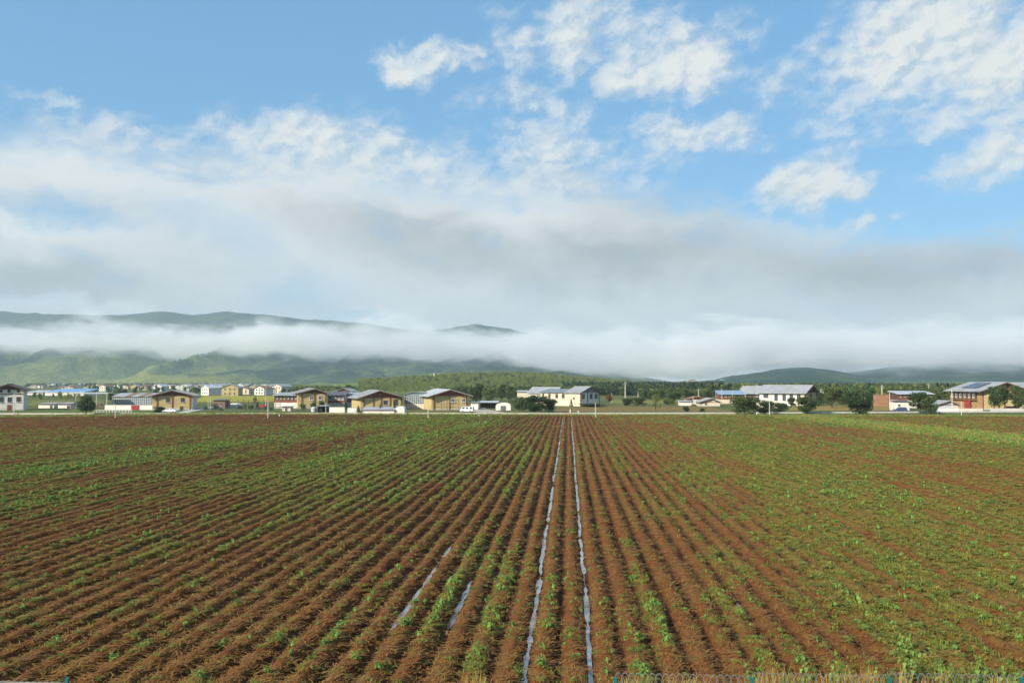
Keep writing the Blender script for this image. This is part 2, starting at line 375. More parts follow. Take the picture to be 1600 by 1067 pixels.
def soil_material():
    m = bpy.data.materials.new('tilled_soil'); m.use_nodes = True; N = NT(m.node_tree); b = m.node_tree.nodes['Principled BSDF']
    b.inputs['Roughness'].default_value = 0.95; b.inputs['Specular IOR Level'].default_value = 0.08
    p = N.n('ShaderNodeNewGeometry').outputs['Position']
    at = N.n('ShaderNodeAttribute', attribute_name='cover').outputs['Fac']
    furrow_shade = N.n('ShaderNodeAttribute', attribute_name='furrow').outputs['Fac']
    n1 = N.noise(p, 5.5, 5, 0.7); n2 = N.noise(p, 0.6, 3, 0.6); n3 = N.noise(N.v('MULTIPLY', p, (1, 0.5, 1)), 14.0, 4, 0.7); n4 = N.noise(p, 2.1, 4, 0.65)
    col = N.mix(N.lin(n1, 0.33, 0.68), (0.082, 0.031, 0.012), (0.245, 0.088, 0.024))
    col = N.mix(N.m('MULTIPLY', N.lin(n2, 0.45, 0.7), 0.45), col, (0.22, 0.125, 0.042))
    col = N.mix(N.m('MULTIPLY', N.ss(n3, 0.55, 0.75), 0.55), col, (0.33, 0.20, 0.065))
    col = N.mix(N.m('MULTIPLY', furrow_shade, 0.8), col, (0.042, 0.021, 0.015))          # shade between the ridges, painted into the soil colour
    gsel = N.ss(N.m('ADD', at, N.m('MULTIPLY', N.m('SUBTRACT', n4, 0.5), 1.3)), 0.22, 0.72)
    gcol = N.mix(N.lin(n1, 0.35, 0.65), (0.085, 0.115, 0.022), (0.21, 0.205, 0.042))
    col = N.mix(N.m('MULTIPLY', N.m('MULTIPLY', gsel, 0.62), N.m('SUBTRACT', 1.0, N.m('MULTIPLY', furrow_shade, 0.9))), col, gcol)
    N.put(b.inputs['Base Color'], col)
    bp = N.n('ShaderNodeBump'); bp.inputs['Strength'].default_value = 0.9; bp.inputs['Distance'].default_value = 0.07
    N.put(bp.inputs['Height'], N.m('ADD', n3, N.m('MULTIPLY', n1, 1.2))); N.put(b.inputs['Normal'], bp.outputs[0])
    return m
M_soil = soil_material()
def field_zone(y0, y1, dy, dx, name, yw=0.0):
    xa, xb = -0.69 * y1 - 10, 0.52 * y1 + 10
    xs = np.arange(xa, xb, dx); ys = np.arange(y0, y1 + dy * 0.5, dy)
    X, Y = np.meshgrid(xs, ys); Z = field_h(X, Y)
    nx, ny = len(xs), len(ys)
    idx = np.arange(nx * ny).reshape(ny, nx)
    F = np.stack([idx[:-1, :-1], idx[:-1, 1:], idx[1:, 1:], idx[1:, :-1]], -1).reshape(-1, 4)
    cx = (X[:-1, :-1] + dx / 2).ravel(); cy_ = (Y[:-1, :-1] + dy / 2).ravel()
    keep = (cx > -0.69 * cy_ - 8) & (cx < 0.52 * cy_ + 8) & (cy_ < yedge(cx) + 0.5)
    F = F[keep]; used = np.unique(F); re = np.full(nx * ny, -1); re[used] = np.arange(len(used)); F = re[F]
    xv, yv, zv = X.ravel()[used], Y.ravel()[used], Z.ravel()[used]
    me = np_mesh(name, np.stack([xv, yv, zv], 1), F, M_soil)
    a = me.attributes.new('cover', 'FLOAT', 'POINT'); a.data.foreach_set('value', green(xv, yv).astype(np.float32))
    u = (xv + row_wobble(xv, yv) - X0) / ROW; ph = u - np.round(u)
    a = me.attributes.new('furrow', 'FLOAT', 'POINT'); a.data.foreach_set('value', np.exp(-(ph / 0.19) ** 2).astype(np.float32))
    return tag(link(name, me), kind='structure')
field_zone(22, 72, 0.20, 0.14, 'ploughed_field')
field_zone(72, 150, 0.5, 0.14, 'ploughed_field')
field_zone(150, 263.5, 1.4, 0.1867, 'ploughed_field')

# water standing in furrows
def water_material():
    m = bpy.data.materials.new('standing_water'); m.use_nodes = True; N = NT(m.node_tree); b = m.node_tree.nodes['Principled BSDF']
    b.inputs['Base Color'].default_value = (0.45, 0.44, 0.43, 1); b.inputs['Roughness'].default_value = 0.06; b.inputs['IOR'].default_value = 1.9; b.inputs['Metallic'].default_value = 0.35
    b.inputs['Specular IOR Level'].default_value = 1.0
    p = N.n('ShaderNodeNewGeometry').outputs['Position']; bp = N.n('ShaderNodeBump'); bp.inputs['Strength'].default_value = 0.12; bp.inputs['Distance'].default_value = 0.02
    N.put(bp.inputs['Height'], N.noise(p, 6, 2, 0.5)); N.put(b.inputs['Normal'], bp.outputs[0])
    return m
M_water = water_material()
def wet_furrow(k, y0, y1, w, z=0.105, seed=0, ends=2.0):
    ys = np.arange(y0, y1, 0.25 if y1 < 90 else 0.4); xc = np.full_like(ys, X0 + k * ROW)
    for _ in range(4): xc = X0 + k * ROW - row_wobble(xc, ys)
    tp = np.minimum(sstep(ys, y0 - 0.1, y0 + ends), 1 - sstep(ys, y1 - ends, y1))
    hw = w * (0.35 + 1.1 * fbm(ys * 0.45, ys * 0 + k, 3 + seed, 4, 0.7)) * (0.25 + 0.75 * tp)
    hw *= np.where(vnoise(ys * 0.35, ys * 0 + 5 + k, seed + 8) < 0.2, 0.1, 1.0) * np.where(vnoise(ys * 1.7, ys * 0 + 2 + k, seed + 19) < 0.25, 0.45, 1.0)
    sh = 0.10 * (fbm(ys * 0.8, ys * 0, 13 + seed, 3) - 0.5)
    n = len(ys); V = np.concatenate([np.stack([xc - hw + sh, ys, np.full(n, z)], 1), np.stack([xc + hw + sh, ys, np.full(n, z)], 1)])
    i = np.arange(n - 1); F = np.stack([i, i + n, i + n + 1, i + 1], 1)
    tag(link('furrow_water', np_mesh('furrow_water', V, F, M_water)), kind='structure')
wet_furrow(0, 24, 255, 0.11, seed=1); wet_furrow(-2, 24, 255, 0.125, seed=2)
wet_furrow(-7, 35.0, 54.0, 0.13, seed=3); wet_furrow(-5, 35.2, 44.5, 0.16, seed=4)
wet_furrow(6, 44.8, 47.0, 0.10, z=0.12, seed=6); wet_furrow(6, 38.8, 41, 0.10, z=0.12, seed=9); wet_furrow(10, 41.0, 42.6, 0.09, z=0.12, seed=11, ends=.5)

# the country road behind the field
def strip(name, pts, w, z, material, zt=None):
    P = [Vector((p[0], p[1], 0)) for p in pts]; V = []; F = []
    for i, p in enumerate(P):
        d = (P[min(i + 1, len(P) - 1)] - P[max(i - 1, 0)]).normalized(); nrm = Vector((-d.y, d.x, 0))
        for sgn in (-1, 1): q = p + nrm * sgn * w / 2; V.append((q.x, q.y, z))
    F = [(2 * i, 2 * i + 2, 2 * i + 3, 2 * i + 1) for i in range(len(P) - 1)]
    me = bpy.data.meshes.new(name); me.from_pydata(V, [], F); me.materials.append(material); me.update()
    return tag(link(name, me), kind='structure')
M_road = mat('road_concrete', (0.50, 0.47, 0.41), color2=(0.42, 0.39, 0.34), vscale=0.3)
M_track = mat('dirt_track', (0.46, 0.40, 0.31), color2=(0.36, 0.30, 0.22), vscale=0.5)
rp = [(px, py) for px, py in ((-260, 647.2), (0, 646.6), (300, 646.4), (600, 646.2), (900, 646.0), (1150, 645.4), (1300, 644.6), (1500, 643.6), (1900, 641.5))]
road_pts = [ground(px, py) for px, py in rp]
strip('road', road_pts, 7.5, 0.03, M_road)
edge_pts = [(p.x, p.y - 4.2) for p in road_pts]
kb = MB()
for (xa, ya), (xb, yb) in zip(edge_pts, edge_pts[1:]):
    kb.poly([(xa, ya - .2, -.05), (xb, yb - .2, -.05), (xb, yb + .2, -.05), (xa, ya + .2, -.05), (xa, ya - .2, .42), (xb, yb - .2, .42), (xb, yb + .2, .42), (xa, ya + .2, .42)],
            [(4, 5, 6, 7), (0, 1, 5, 4), (2, 3, 7, 6), (1, 2, 6, 5), (3, 0, 4, 7)])
tag(kb.build('road_kerb', M_conc), kind='structure')
strip('path', [ground(280, 645.8), ground(292, 643), ground(318, 638.6), ground(330, 636)], 4.0, 0.034, M_conc)
strip('path', [ground(772, 646.3), ground(760, 643), ground(745, 640), ground(738, 637)], 9.0, 0.036, M_track)
strip('path', [ground(78, 652), ground(95, 651), ground(112, 649)], 6.0, 0.03, M_track)
def patch(px4, c1, c2, z, vs_=0.3):
    mm = mat('crop_%d' % len(MATS), c1, color2=c2, vscale=vs_, rough=0.95, spec=0.05, bump=0.5, bscale=1.5)
    V = [(*ground(x, y).xy, z) for x, y in px4]
    tag(MB().poly(V, [tuple(range(len(V)))]).build('field_patch', mm), kind='structure')
patch([(300, 628), (440, 627), (430, 618.5), (318, 618.5)], (0.40, 0.33, 0.05), (0.24, 0.25, 0.05), -0.02)
patch([(40, 634), (175, 634), (150, 626), (50, 626)], (0.20, 0.19, 0.05), (0.13, 0.15, 0.04), -0.02)
patch([(870, 643.2), (1140, 642.6), (1110, 635), (870, 635.5)], (0.23, 0.15, 0.06), (0.16, 0.14, 0.05), -0.02)
patch([(1230, 641.5), (1400, 641), (1390, 633.5), (1240, 633.5)], (0.30, 0.20, 0.06), (0.22, 0.18, 0.06), -0.02)
patch([(950, 630), (1120, 630), (1090, 624.5), (960, 624.5)], (0.18, 0.21, 0.06), (0.22, 0.17, 0.06), -0.025)
patch([(-60, 645), (240, 645.3), (240, 640), (-60, 640)], (0.12, 0.16, 0.045), (0.09, 0.12, 0.035), -0.015)

# ------------------------------------------------------------------ mountains and hills
def mountain_material(name, lo, hi, patchc, sc, meadow_z):
    m = bpy.data.materials.new(name); m.use_nodes = True; N = NT(m.node_tree); b = m.node_tree.nodes['Principled BSDF']
    b.inputs['Roughness'].default_value = 0.95; b.inputs['Specular IOR Level'].default_value = 0.05
    g = N.n('ShaderNodeNewGeometry'); p = g.outputs['Position']
    sx = N.n('ShaderNodeSeparateXYZ'); N.put(sx.inputs[0], p)
    big = N.noise(p, 0.0016 * sc, 6, 0.6, 0.5); fine = N.noise(p, 0.028 * sc, 5, 0.75); vor = N.n('ShaderNodeTexVoronoi'); N.put(vor.inputs['Vector'], p); vor.inputs['Scale'].default_value = 0.07 * sc
    alt = N.m('DIVIDE', sx.outputs[2], meadow_z)
    f = N.m('SUBTRACT', N.m('ADD', N.m('MULTIPLY', big, 3.2), N.m('MULTIPLY', fine, 0.8)), N.m('ADD', alt, 1.02))
    f = N.m('SUBTRACT', f, N.ss(sx.outputs[0], -1900, -900, 0.0, 0.75))
    col = N.mix(N.ss(f, -0.15, 0.35), lo, hi)
    col = N.mix(N.m('MULTIPLY', N.ss(N.noise(p, 0.006 * sc, 4, 0.6), 0.58, 0.7), 0.5), col, patchc)
    col = N.mix(N.m('MULTIPLY', N.lin(vor.outputs['Distance'], 0.2, 0.9), 0.6), col, lo)
    col = N.mix(N.m('MULTIPLY', N.ss(fine, 0.5, 0.7), 0.5), col, tuple(c * 0.45 for c in lo))
    col = N.mix(N.m('MULTIPLY', N.ss(N.noise(p, 0.011 * sc, 5, .7), 0.52, 0.68), 0.35), col, hi)
    N.put(b.inputs['Base Color'], col)
    bp = N.n('ShaderNodeBump'); bp.inputs['Strength'].default_value = 1.0; bp.inputs['Distance'].default_value = 9.0 / sc
    N.put(bp.inputs['Height'], fine); N.put(b.inputs['Normal'], bp.outputs[0])
    return m
M_mtn = mountain_material('mountain_forest', (0.028, 0.052, 0.026), (0.26, 0.27, 0.06), (0.15, 0.19, 0.05), 1.0, 130.0)
M_hill = mountain_material('hill_forest', (0.022, 0.048, 0.026), (0.11, 0.15, 0.05), (0.07, 0.11, 0.04), 1.6, 120.0)
def range_mesh(name, prof, d0, d1, material, nx=360, nt=110, power=2.0, rough=0.55, seed=0, fs=0.0016, back=1.25):
    pxs = np.linspace(prof[0][0], prof[-1][0], nx)
    zr = np.interp(pxs, [p[0] for p in prof], [(597 - p[1]) / FPX * d1 + CAMH for p in prof])
    ts = np.linspace(0, back, nt)
    az = np.arctan((pxs - 800) / FPX) - YAW
    A, T = np.meshgrid(az, ts); ZR = np.meshgrid(zr, ts)[0]
    D = d0 + (d1 - d0) * T
    dd = D / np.cos(A + YAW)
    X = dd * np.sin(A); Y = dd * np.cos(A)
    n = fbm(X * fs, Y * fs * 0.8, seed, 6, 0.52); rid = 1 - np.abs(2 * fbm(X * fs * 1.3, Y * fs * 0.45, seed + 50, 5) - 1)
    base = np.where(T <= 1, T ** power, 1 - (T - 1) * 1.8)
    spur = (rid - 0.72) * 1.5 + (n - 0.5) * 0.7
    env = np.clip(T, 0, 1) * (1 - np.clip(T, 0, 1)) * 4
    H = ZR * (base + rough * spur * env * 0.6 + 0.04 * (n - 0.5) * np.minimum(T * 6, 1))
    H += (fbm(X * 0.02, Y * 0.02, seed + 9, 3) - 0.5) * 14 * np.minimum(T * 4, 1)
    H = np.where(T <= 0.02, -3, H - 0.4)
    V = np.stack([X, Y, H], -1).reshape(-1, 3)
    idx = np.arange(nx * nt).reshape(nt, nx)
    F = np.stack([idx[:-1, :-1], idx[:-1, 1:], idx[1:, 1:], idx[1:, :-1]], -1).reshape(-1, 4)
    return tag(link(name, np_mesh(name, V, F, material)), kind='structure')
range_mesh('mountain', [(-420, 470), (-200, 482), (-60, 484), (0, 486), (60, 490), (150, 492), (190, 491), (250, 485), (300, 492), (350, 486), (420, 492), (480, 499), (560, 503), (620, 513), (680, 515), (740, 506), (790, 512), (860, 530), (930, 560), (1000, 588), (1060, 600)], 2700, 6000, M_mtn, seed=4)
range_mesh('hill', [(1200, 597), (1260, 590), (1320, 583), (1400, 573), (1480, 567), (1560, 562), (1640, 556), (1800, 548), (2000, 555)], 2600, 5000, M_hill, nx=200, nt=70, power=1.5, rough=0.25, seed=21)
range_mesh('hill', [(1060, 602), (1110, 594), (1180, 582), (1235, 575), (1270, 574), (1310, 580), (1360, 590), (1420, 597), (1460, 600)], 2000, 3400, M_hill, nx=160, nt=60, power=1.2, rough=0.15, seed=33)
# nearer wooded rise in the middle
M_rise = mountain_material('rise_grass', (0.10, 0.14, 0.035), (0.20, 0.23, 0.06), (0.15, 0.19, 0.05), 6, 60.0)
rise_prof = [(520, 599), (575, 596), (640, 592), (720, 588), (800, 586.5), (850, 588), (900, 593), (960, 598), (1010, 600)]
def rise_h(x, y):
    px = 800 + np.tan(np.arctan2(x, y) + YAW) * FPX; d = np.hypot(x, y) * np.cos(np.arctan2(x, y) + YAW)
    zr = np.interp(px, [p[0] for p in rise_prof], [(597 - p[1]) / FPX * 1500 + CAMH for p in rise_prof], left=0, right=0)
    t = np.clip((d - 800) / 700, 0, 1.4); b = np.where(t < 1, np.sin(t * math.pi / 2) ** 2 * 1.0, 1 - (t - 1))
    return zr * b + (fbm(x * 0.01, y * 0.01, 3, 3) - 0.5) * 3 * np.minimum(t * 5, 1) - 0.3
def rise():
    pxs = np.linspace(505, 1030, 120); ds = np.linspace(790, 1750, 60)
    az = np.arctan((pxs - 800) / FPX) - YAW; A, D = np.meshgrid(az, ds); dd = D / np.cos(A + YAW); X = dd * np.sin(A); Y = dd * np.cos(A)
    Z = rise_h(X, Y); Z[0, :] = -2; Z[:, 0] = -2; Z[:, -1] = -2
    idx = np.arange(X.size).reshape(X.shape); F = np.stack([idx[:-1, :-1], idx[:-1, 1:], idx[1:, 1:], idx[1:, :-1]], -1).reshape(-1, 4)
    tag(link('hill', np_mesh('hill', np.stack([X, Y, Z], -1).reshape(-1, 3), F, M_rise)), kind='structure')
rise()

# ------------------------------------------------------------------ plants
def leaf_quads(P, size, rnd, up=0.35, aspect=1.0):
    """small leaf-cluster faces at the points P, random facing"""
    n = len(P); nrm = rnd.normal(size=(n, 3)); nrm[:, 2] = np.abs(nrm[:, 2]) + up
    nrm /= np.linalg.norm(nrm, axis=1, keepdims=True)
    t = np.cross(nrm, rnd.normal(size=(n, 3))); t /= np.linalg.norm(t, axis=1, keepdims=True); b = np.cross(nrm, t)
    s = size * rnd.uniform(0.6, 1.3, (n, 1)); sb_ = s * aspect
    q = np.stack([P - t * s - b * sb_ * 0.55, P + t * s * 0.9 - b * sb_ * 0.7, P + t * s + b * sb_ * 0.6, P - t * s * 0.8 + b * sb_ * 0.75], 1)
    q[:, 1] += nrm * s * 0.25; q[:, 3] += nrm * s * 0.25
    return q.reshape(-1, 3), np.arange(4 * n).reshape(-1, 4)
def crown_points(n, rnd, kind):
    if kind == 'cone':
        z = rnd.uniform(0, 1, n) ** 1.35; a = rnd.uniform(0, 2 * math.pi, n)
        tier = 0.65 + 0.35 * np.abs(np.sin(z * 19)); r = (1 - z) * tier * np.sqrt(rnd.uniform(0.25, 1, n)) * 0.5
        return np.stack([r * np.cos(a), r * np.sin(a), 0.08 + 0.92 * z], 1)
    nl = {'round': 15, 'bush': 20, 'tall': 13, 'loose': 9}[kind]
    out = []
    for i in range(nl):
        a = rnd.uniform(0, 2 * math.pi)
        if kind == 'bush': c = np.array([math.cos(a) * rnd.uniform(.05, .38), math.sin(a) * rnd.uniform(.05, .38), rnd.uniform(.16, .80)]); rr = rnd.uniform(.17, .27)
        elif kind == 'tall': z = rnd.uniform(.22, .9); w = 0.26 * (1 - abs(z - .45)); c = np.array([math.cos(a) * w * rnd.uniform(.2, 1), math.sin(a) * w * rnd.uniform(.2, 1), z]); rr = rnd.uniform(.11, .19)
        elif kind == 'loose': c = np.array([math.cos(a) * rnd.uniform(.05, .30), math.sin(a) * rnd.uniform(.05, .30), rnd.uniform(.3, .85)]); rr = rnd.uniform(.10, .20)
        else: c = np.array([math.cos(a) * rnd.uniform(.08, .30), math.sin(a) * rnd.uniform(.08, .30), rnd.uniform(.30, .86)]); rr = rnd.uniform(.16, .25)
        k = n // nl; d = rnd.normal(size=(k, 3)); d /= np.linalg.norm(d, axis=1, keepdims=True)
        p = c + d * rr * (rnd.uniform(0.15, 1, (k, 1)) ** 0.45) * np.array([1, 1, .8]); out.append(p)
    P = np.concatenate(out); P[:, 2] = np.clip(P[:, 2], 0.04, 1.0); return P
def tree_meshes(kind, material, nleaf, size, seed):
    """unit tree: height 1, spread about 1"""
    rnd = np.random.default_rng(seed); P = crown_points(nleaf, rnd, kind)
    V, F = leaf_quads(P, size, rnd, aspect=0.8)
    crown = np_mesh(kind + '_crown', V, F, material, False)
    t = MB(); r = 0.028 if kind != 'bush' else 0.02
    t.tube((0, 0, -0.03), (0.01, 0, 0.35), r, r * 0.7, 7); t.tube((0.01, 0, 0.35), (0, 0.01, 0.8 if kind != 'bush' else 0.6), r * 0.7, r * 0.2, 6)
    if kind != 'cone':
        for i in range(7):
            a = i * 2.4; z = 0.15 + 0.05 * i if kind != 'bush' else 0.05 + 0.03 * i; L = rnd.uniform(.16, .32)
            t.tube((0, 0, z), (math.cos(a) * L, math.sin(a) * L, z + rnd.uniform(.15, .3)), r * 0.5, r * 0.12, 5)
    else:
        for i in range(10):
            a = i * 2.4; z = 0.12 + 0.075 * i; L = 0.4 * (1 - z)
            t.tube((0, 0, z), (math.cos(a) * L, math.sin(a) * L, z - 0.02), r * 0.3, r * 0.1, 4)
    return crown, t.mesh(kind + '_trunk', M_bark)
TM = {}
def tmesh(kind, mt, var):
    key = (kind, mt.name, var)
    if key not in TM:
        TM[key] = tree_meshes(kind, mt, {'bush': 4200, 'round': 3400, 'tall': 1500, 'loose': 800, 'cone': 1100}[kind], {'bush': .027, 'round': .028, 'tall': .026, 'loose': .026, 'cone': .03}[kind], hash(kind) % 97 * 0 + len(TM) * 7 + 3)
    return TM[key]
def tree(name, label, cat, px, pyb, pyt, wpx, kind, mt, var=0, group=None, rz=None):
    p = ground(px, pyb); h = (pyb - pyt) / FPX * p.y * 1.02; w = wpx / FPX * p.y
    wf = {'bush': 0.98, 'round': .86, 'tall': .72, 'loose': .78, 'cone': .95}[kind]
    t = thing(name, label, cat, (p.x, p.y, 0), rz if rz is not None else random.uniform(0, 6), group)
    t.scale = (w / wf, w / wf, h)
    c, k = tmesh(kind, mt, var)
    link('crown', c, t); link('trunk', k, t)
    return t

# ------------------------------------------------------------------ building kit
WIN = {}
def window(parent, x, z, w, h, face='f', off=0.0, fm=None, gm_=None, name='window', panes=2, surround=None):
    """framed window; face f: plane y = off, l / r: plane x = off"""
    fm = fm or M_framed; gm_ = gm_ or M_glass; key = (round(w, 1), round(h, 1), fm.name, gm_.name, panes); w, h = max(key[0], .3), max(key[1], .3)
    if key not in WIN:
        t = min(0.14, w * .14); b = MB()
        b.box(-w / 2, w / 2, -.12, .02, -h / 2, -h / 2 + t).box(-w / 2, w / 2, -.12, .02, h / 2 - t, h / 2)
        b.box(-w / 2, -w / 2 + t, -.12, .02, -h / 2 + t, h / 2 - t).box(w / 2 - t, w / 2, -.12, .02, -h / 2 + t, h / 2 - t)
        for i in range(1, panes):
            xx = -w / 2 + w * i / panes; b.box(xx - t * .3, xx + t * .3, -.10, .02, -h / 2 + t, h / 2 - t)
        g = MB().box(-w / 2 + t * .8, w / 2 - t * .8, -.05, -.01, -h / 2 + t * .8, h / 2 - t * .8)
        sl = MB().box(-w / 2 - .12, w / 2 + .12, -.24, .0, -h / 2 - .14, -h / 2 - .004)
        WIN[key] = (b.mesh('window', fm), g.mesh('pane', gm_), sl.mesh('sill', M_frame))
    o = link(name, WIN[key][0], parent)
    if face == 'f': o.location = (x, off, z)
    elif face == 'r': o.location = (off, x, z); o.rotation_euler = (0, 0, R(90))
    else: o.location = (off, x, z); o.rotation_euler = (0, 0, R(-90))
    link('pane', WIN[key][1], o)
    if name == 'window': link('sill', WIN[key][2], o)
    return o
def roof_slabs(root, W_, L, H, Rr, o, th, m, ridge_x=0.0, y0=None, trim=None, of=None):
    y0 = -(of or o) if y0 is None else y0; y1 = L + o
    for sgn in (-1, 1):
        ex = sgn * (W_ / 2 + o); k = Rr / (W_ / 2 - sgn * ridge_x); ez = H - k * o
        prof = [(ridge_x, H + Rr), (ex, ez), (ex, ez + th), (ridge_x, H + Rr + th)]
        if sgn > 0: prof = prof[::1]
        else: prof = prof[::-1]
        p = MB().prism_y(prof, y0, y1).build('roof_panel', m, root)
        # verge board along the front slope
        pv = [(ridge_x, H + Rr - .28), (ex, ez - .28), (ex, ez + th * .4), (ridge_x, H + Rr + th * .4)]
        if sgn < 0: pv = pv[::-1]
        MB().prism_y(pv, y0 - .06, y0 - .003).build('verge_board', trim or M_wood, root)
        # standing seams
        sm = MB(); nseam = max(4, int((y1 - y0) / 1.6))
        for i in range(nseam + 1):
            yy = y0 + .05 + (y1 - y0 - .1) * i / nseam
            q = [(ridge_x, H + Rr + th - .01), (ex, ez + th - .01), (ex, ez + th + .05), (ridge_x, H + Rr + th + .05)]
            if sgn < 0: q = q[::-1]
            sm.prism_y(q, yy - .04, yy + .04)
        sm.build('roof_seams', m, p)
    MB().box(ridge_x - .18, ridge_x + .18, y0 - .02, y1 + .02, H + Rr + th - .05, H + Rr + th + .07).build('ridge_cap', m, root)
def gable_house(name, label, cat, x, y, rz, W_, L, H, Rr, wall=M_yellow, roof=M_roof, o=1.0, of=None, gable=M_wood, wins=(), swins_l=(), swins_r=(), cols=(), doors=(), band=None, wallside=None, colm=M_redwood, th=0.16, ridge_x=0.0, group=None, fm=None, z0=0.0, base=True, lintel=True):
    root = thing(name, label, cat, (x, y, z0), rz, group)
    MB().prism_y([(-W_ / 2, -.1), (W_ / 2, -.1), (W_ / 2, H), (ridge_x, H + Rr - .02), (-W_ / 2, H)], 0, L).build('wall', wall, root)
    if wallside:
        for sx in (-1, 1):
            MB().box(*(sorted((sx * (W_ / 2 + .004), sx * (W_ / 2 + .05)))), 0.02, L, -.05, H - .3).build('side_wall_cladding', wallside, root)
    if gable:
        g = 0.92; MB().prism_y([(-W_ / 2 * g, H + Rr * .02), (W_ / 2 * g, H + Rr * .02), (ridge_x, H + Rr * .93)], -.06, -.004).build('gable_board', gable, root)
    if lintel: MB().box(-W_ / 2 - .02, W_ / 2 + .02, -.13, -.005, H - .22, H).build('tie_beam', colm, root)
    roof_slabs(root, W_, L, H, Rr, o, th, roof, ridge_x, of=of)
    if base: MB().box(-W_ / 2 - .05, W_ / 2 + .05, -.08, -.003, -.05, .45).build('plinth', M_conc, root)
    if band: MB().box(-W_ / 2 - .03, W_ / 2 + .03, -.1, -.004, band, band + .28).build('floor_band', colm, root)
    for c in cols:
        zt = H + max(0, Rr * (1 - abs(c - ridge_x) / (W_ / 2)) - .35)
        MB().box(c - .16, c + .16, -.2, -.006, -.05, zt).build('column', colm, root)
    for (wx, wz, ww, wh) in wins: window(root, wx, wz, ww, wh, 'f', -.004, fm=fm)
    for (wy, wz, ww, wh) in swins_l: window(root, wy, wz, ww, wh, 'l', -W_ / 2 - (.055 if wallside else .004), fm=fm)
    for (wy, wz, ww, wh) in swins_r: window(root, wy, wz, ww, wh, 'r', W_ / 2 + (.055 if wallside else .004), fm=fm)
    for (dx, dw, dh, dm) in doors:
        d = MB().box(dx - dw / 2, dx + dw / 2, -.16, -.006, -.05, dh).build('door', dm, root)
        MB().box(dx + dw * .3, dx + dw * .36, -.22, -.165, dh * .45, dh * .55).build('door_handle', M_metal, d)
    return root
def gh_px(name, label, cat, px0, px1, pyb, pye, pxr, pyr, L, wins=(), cols=(), doors=(), **kw):
    """house whose gable front faces the field, measured in the photograph, stood at its own distance"""
    pm = (px0 + px1) / 2; Y = ground(pm, pyb).y; rz = kw.pop('rz', 0.0); az_ = math.atan((pm - 800) / FPX) - YAW; kf = math.cos(az_) / math.cos(az_ + rz)
    x0, _ = onY(px0, pyb, Y); x1, _ = onY(px1, pyb, Y); H = onY(pm, pye, Y)[1]; xr, zr = onY(pxr, pyr, Y); xc = (x0 + x1) / 2
    lx = lambda px: (onY(px, pyb, Y)[0] - xc) * kf
    lz = lambda py: onY(pm, py, Y)[1]
    k = Y / FPX
    return gable_house(name, label, cat, xc, Y, rz, (x1 - x0) * kf, L, H, zr - H, wins=[(lx(a), lz(b), c * k, d * k) for a, b, c, d in wins], cols=[lx(c) for c in cols],
                       doors=[(lx(a), b * k, c * k, m) for a, b, c, m in doors], ridge_x=(xr - xc) * kf, **kw)
def wall_px(name, label, cat, px0, px1, pyb, pyt, th=0.35, m=M_white, cap=M_conc, group=None):
    Y = ground((px0 + px1) / 2, pyb).y; x0 = onY(px0, pyb, Y)[0]; x1 = onY(px1, pyb, Y)[0]; h = onY((px0 + px1) / 2, pyt, Y)[1]
    r = thing(name, label, cat, ((x0 + x1) / 2, Y, 0), 0, group); w = (x1 - x0) / 2
    n = max(1, int(2 * w / 3.2))
    for i in range(n):
        a = -w + 2 * w * i / n; b = -w + 2 * w * (i + 1) / n
        MB().box(a + .006, b - .006, 0, th, -.05, h).build('wall_panel', m, r)
    MB().box(-w - .06, w + .06, -.06, th + .06, h + .003, h + .14).build('coping', cap, r)
    return r, Y, w, h
def flat_shed(name, label, cat, px0, px1, pyb, pyt, depth, wall=M_white, roof=M_roof, wins=(), doors=(), tilt=0.5, o=.4, group=None, front_open=False):
    pm = (px0 + px1) / 2; Y = ground(pm, pyb).y; x0 = onY(px0, pyb, Y)[0]; x1 = onY(px1, pyb, Y)[0]; h = onY(pm, pyt, Y)[1]; w = (x1 - x0) / 2; k = Y / FPX
    r = thing(name, label, cat, ((x0 + x1) / 2, Y, 0), 0, group); xc = (x0 + x1) / 2
    if front_open:
        MB().box(-w, w, depth - .2, depth, -.05, h).build('back_wall', wall, r)
        for s in (-1, 1): MB().box(*sorted((s * w, s * (w - .2))), .3, depth - .21, -.05, h).build('side_wall', wall, r)
        n = max(2, int(w / 2) + 1)
        for i in range(n): xx = -w + .1 + (2 * w - .2) * i / (n - 1); MB().box(xx - .08, xx + .08, 0, .16, -.05, h).build('post', M_wood, r)
    else:
        MB().box(-w, w, 0, depth, -.05, h).build('wall', wall, r)
    rf = MB().poly([(-w - o, -o, h + .01), (w + o, -o, h + .01), (w + o, depth + o, h + tilt), (-w - o, depth + o, h + tilt), (-w - o, -o, h + .15), (w + o, -o, h + .15), (w + o, depth + o, h + tilt + .14), (-w - o, depth + o, h + tilt + .14)],
              [(0, 3, 2, 1), (4, 5, 6, 7), (0, 1, 5, 4), (1, 2, 6, 5), (2, 3, 7, 6), (3, 0, 4, 7)]).build('roof', roof, r)
    MB().box(-w - o - .02, w + o + .02, -o - .08, -o - .004, h - .02, h + .17).build('fascia', M_wood if roof is not M_roofb else M_white, r)
    for (a, b, c, d) in wins: window(r, onY(a, pyb, Y)[0] - xc, onY(a, b, Y)[1], c * k, d * k, 'f', -.004)
    for (a, b, c, m_) in doors: MB().box(onY(a, pyb, Y)[0] - xc - b * k / 2, onY(a, pyb, Y)[0] - xc + b * k / 2, -.1, -.005, -.05, c * k).build('door', m_, r)
    return r
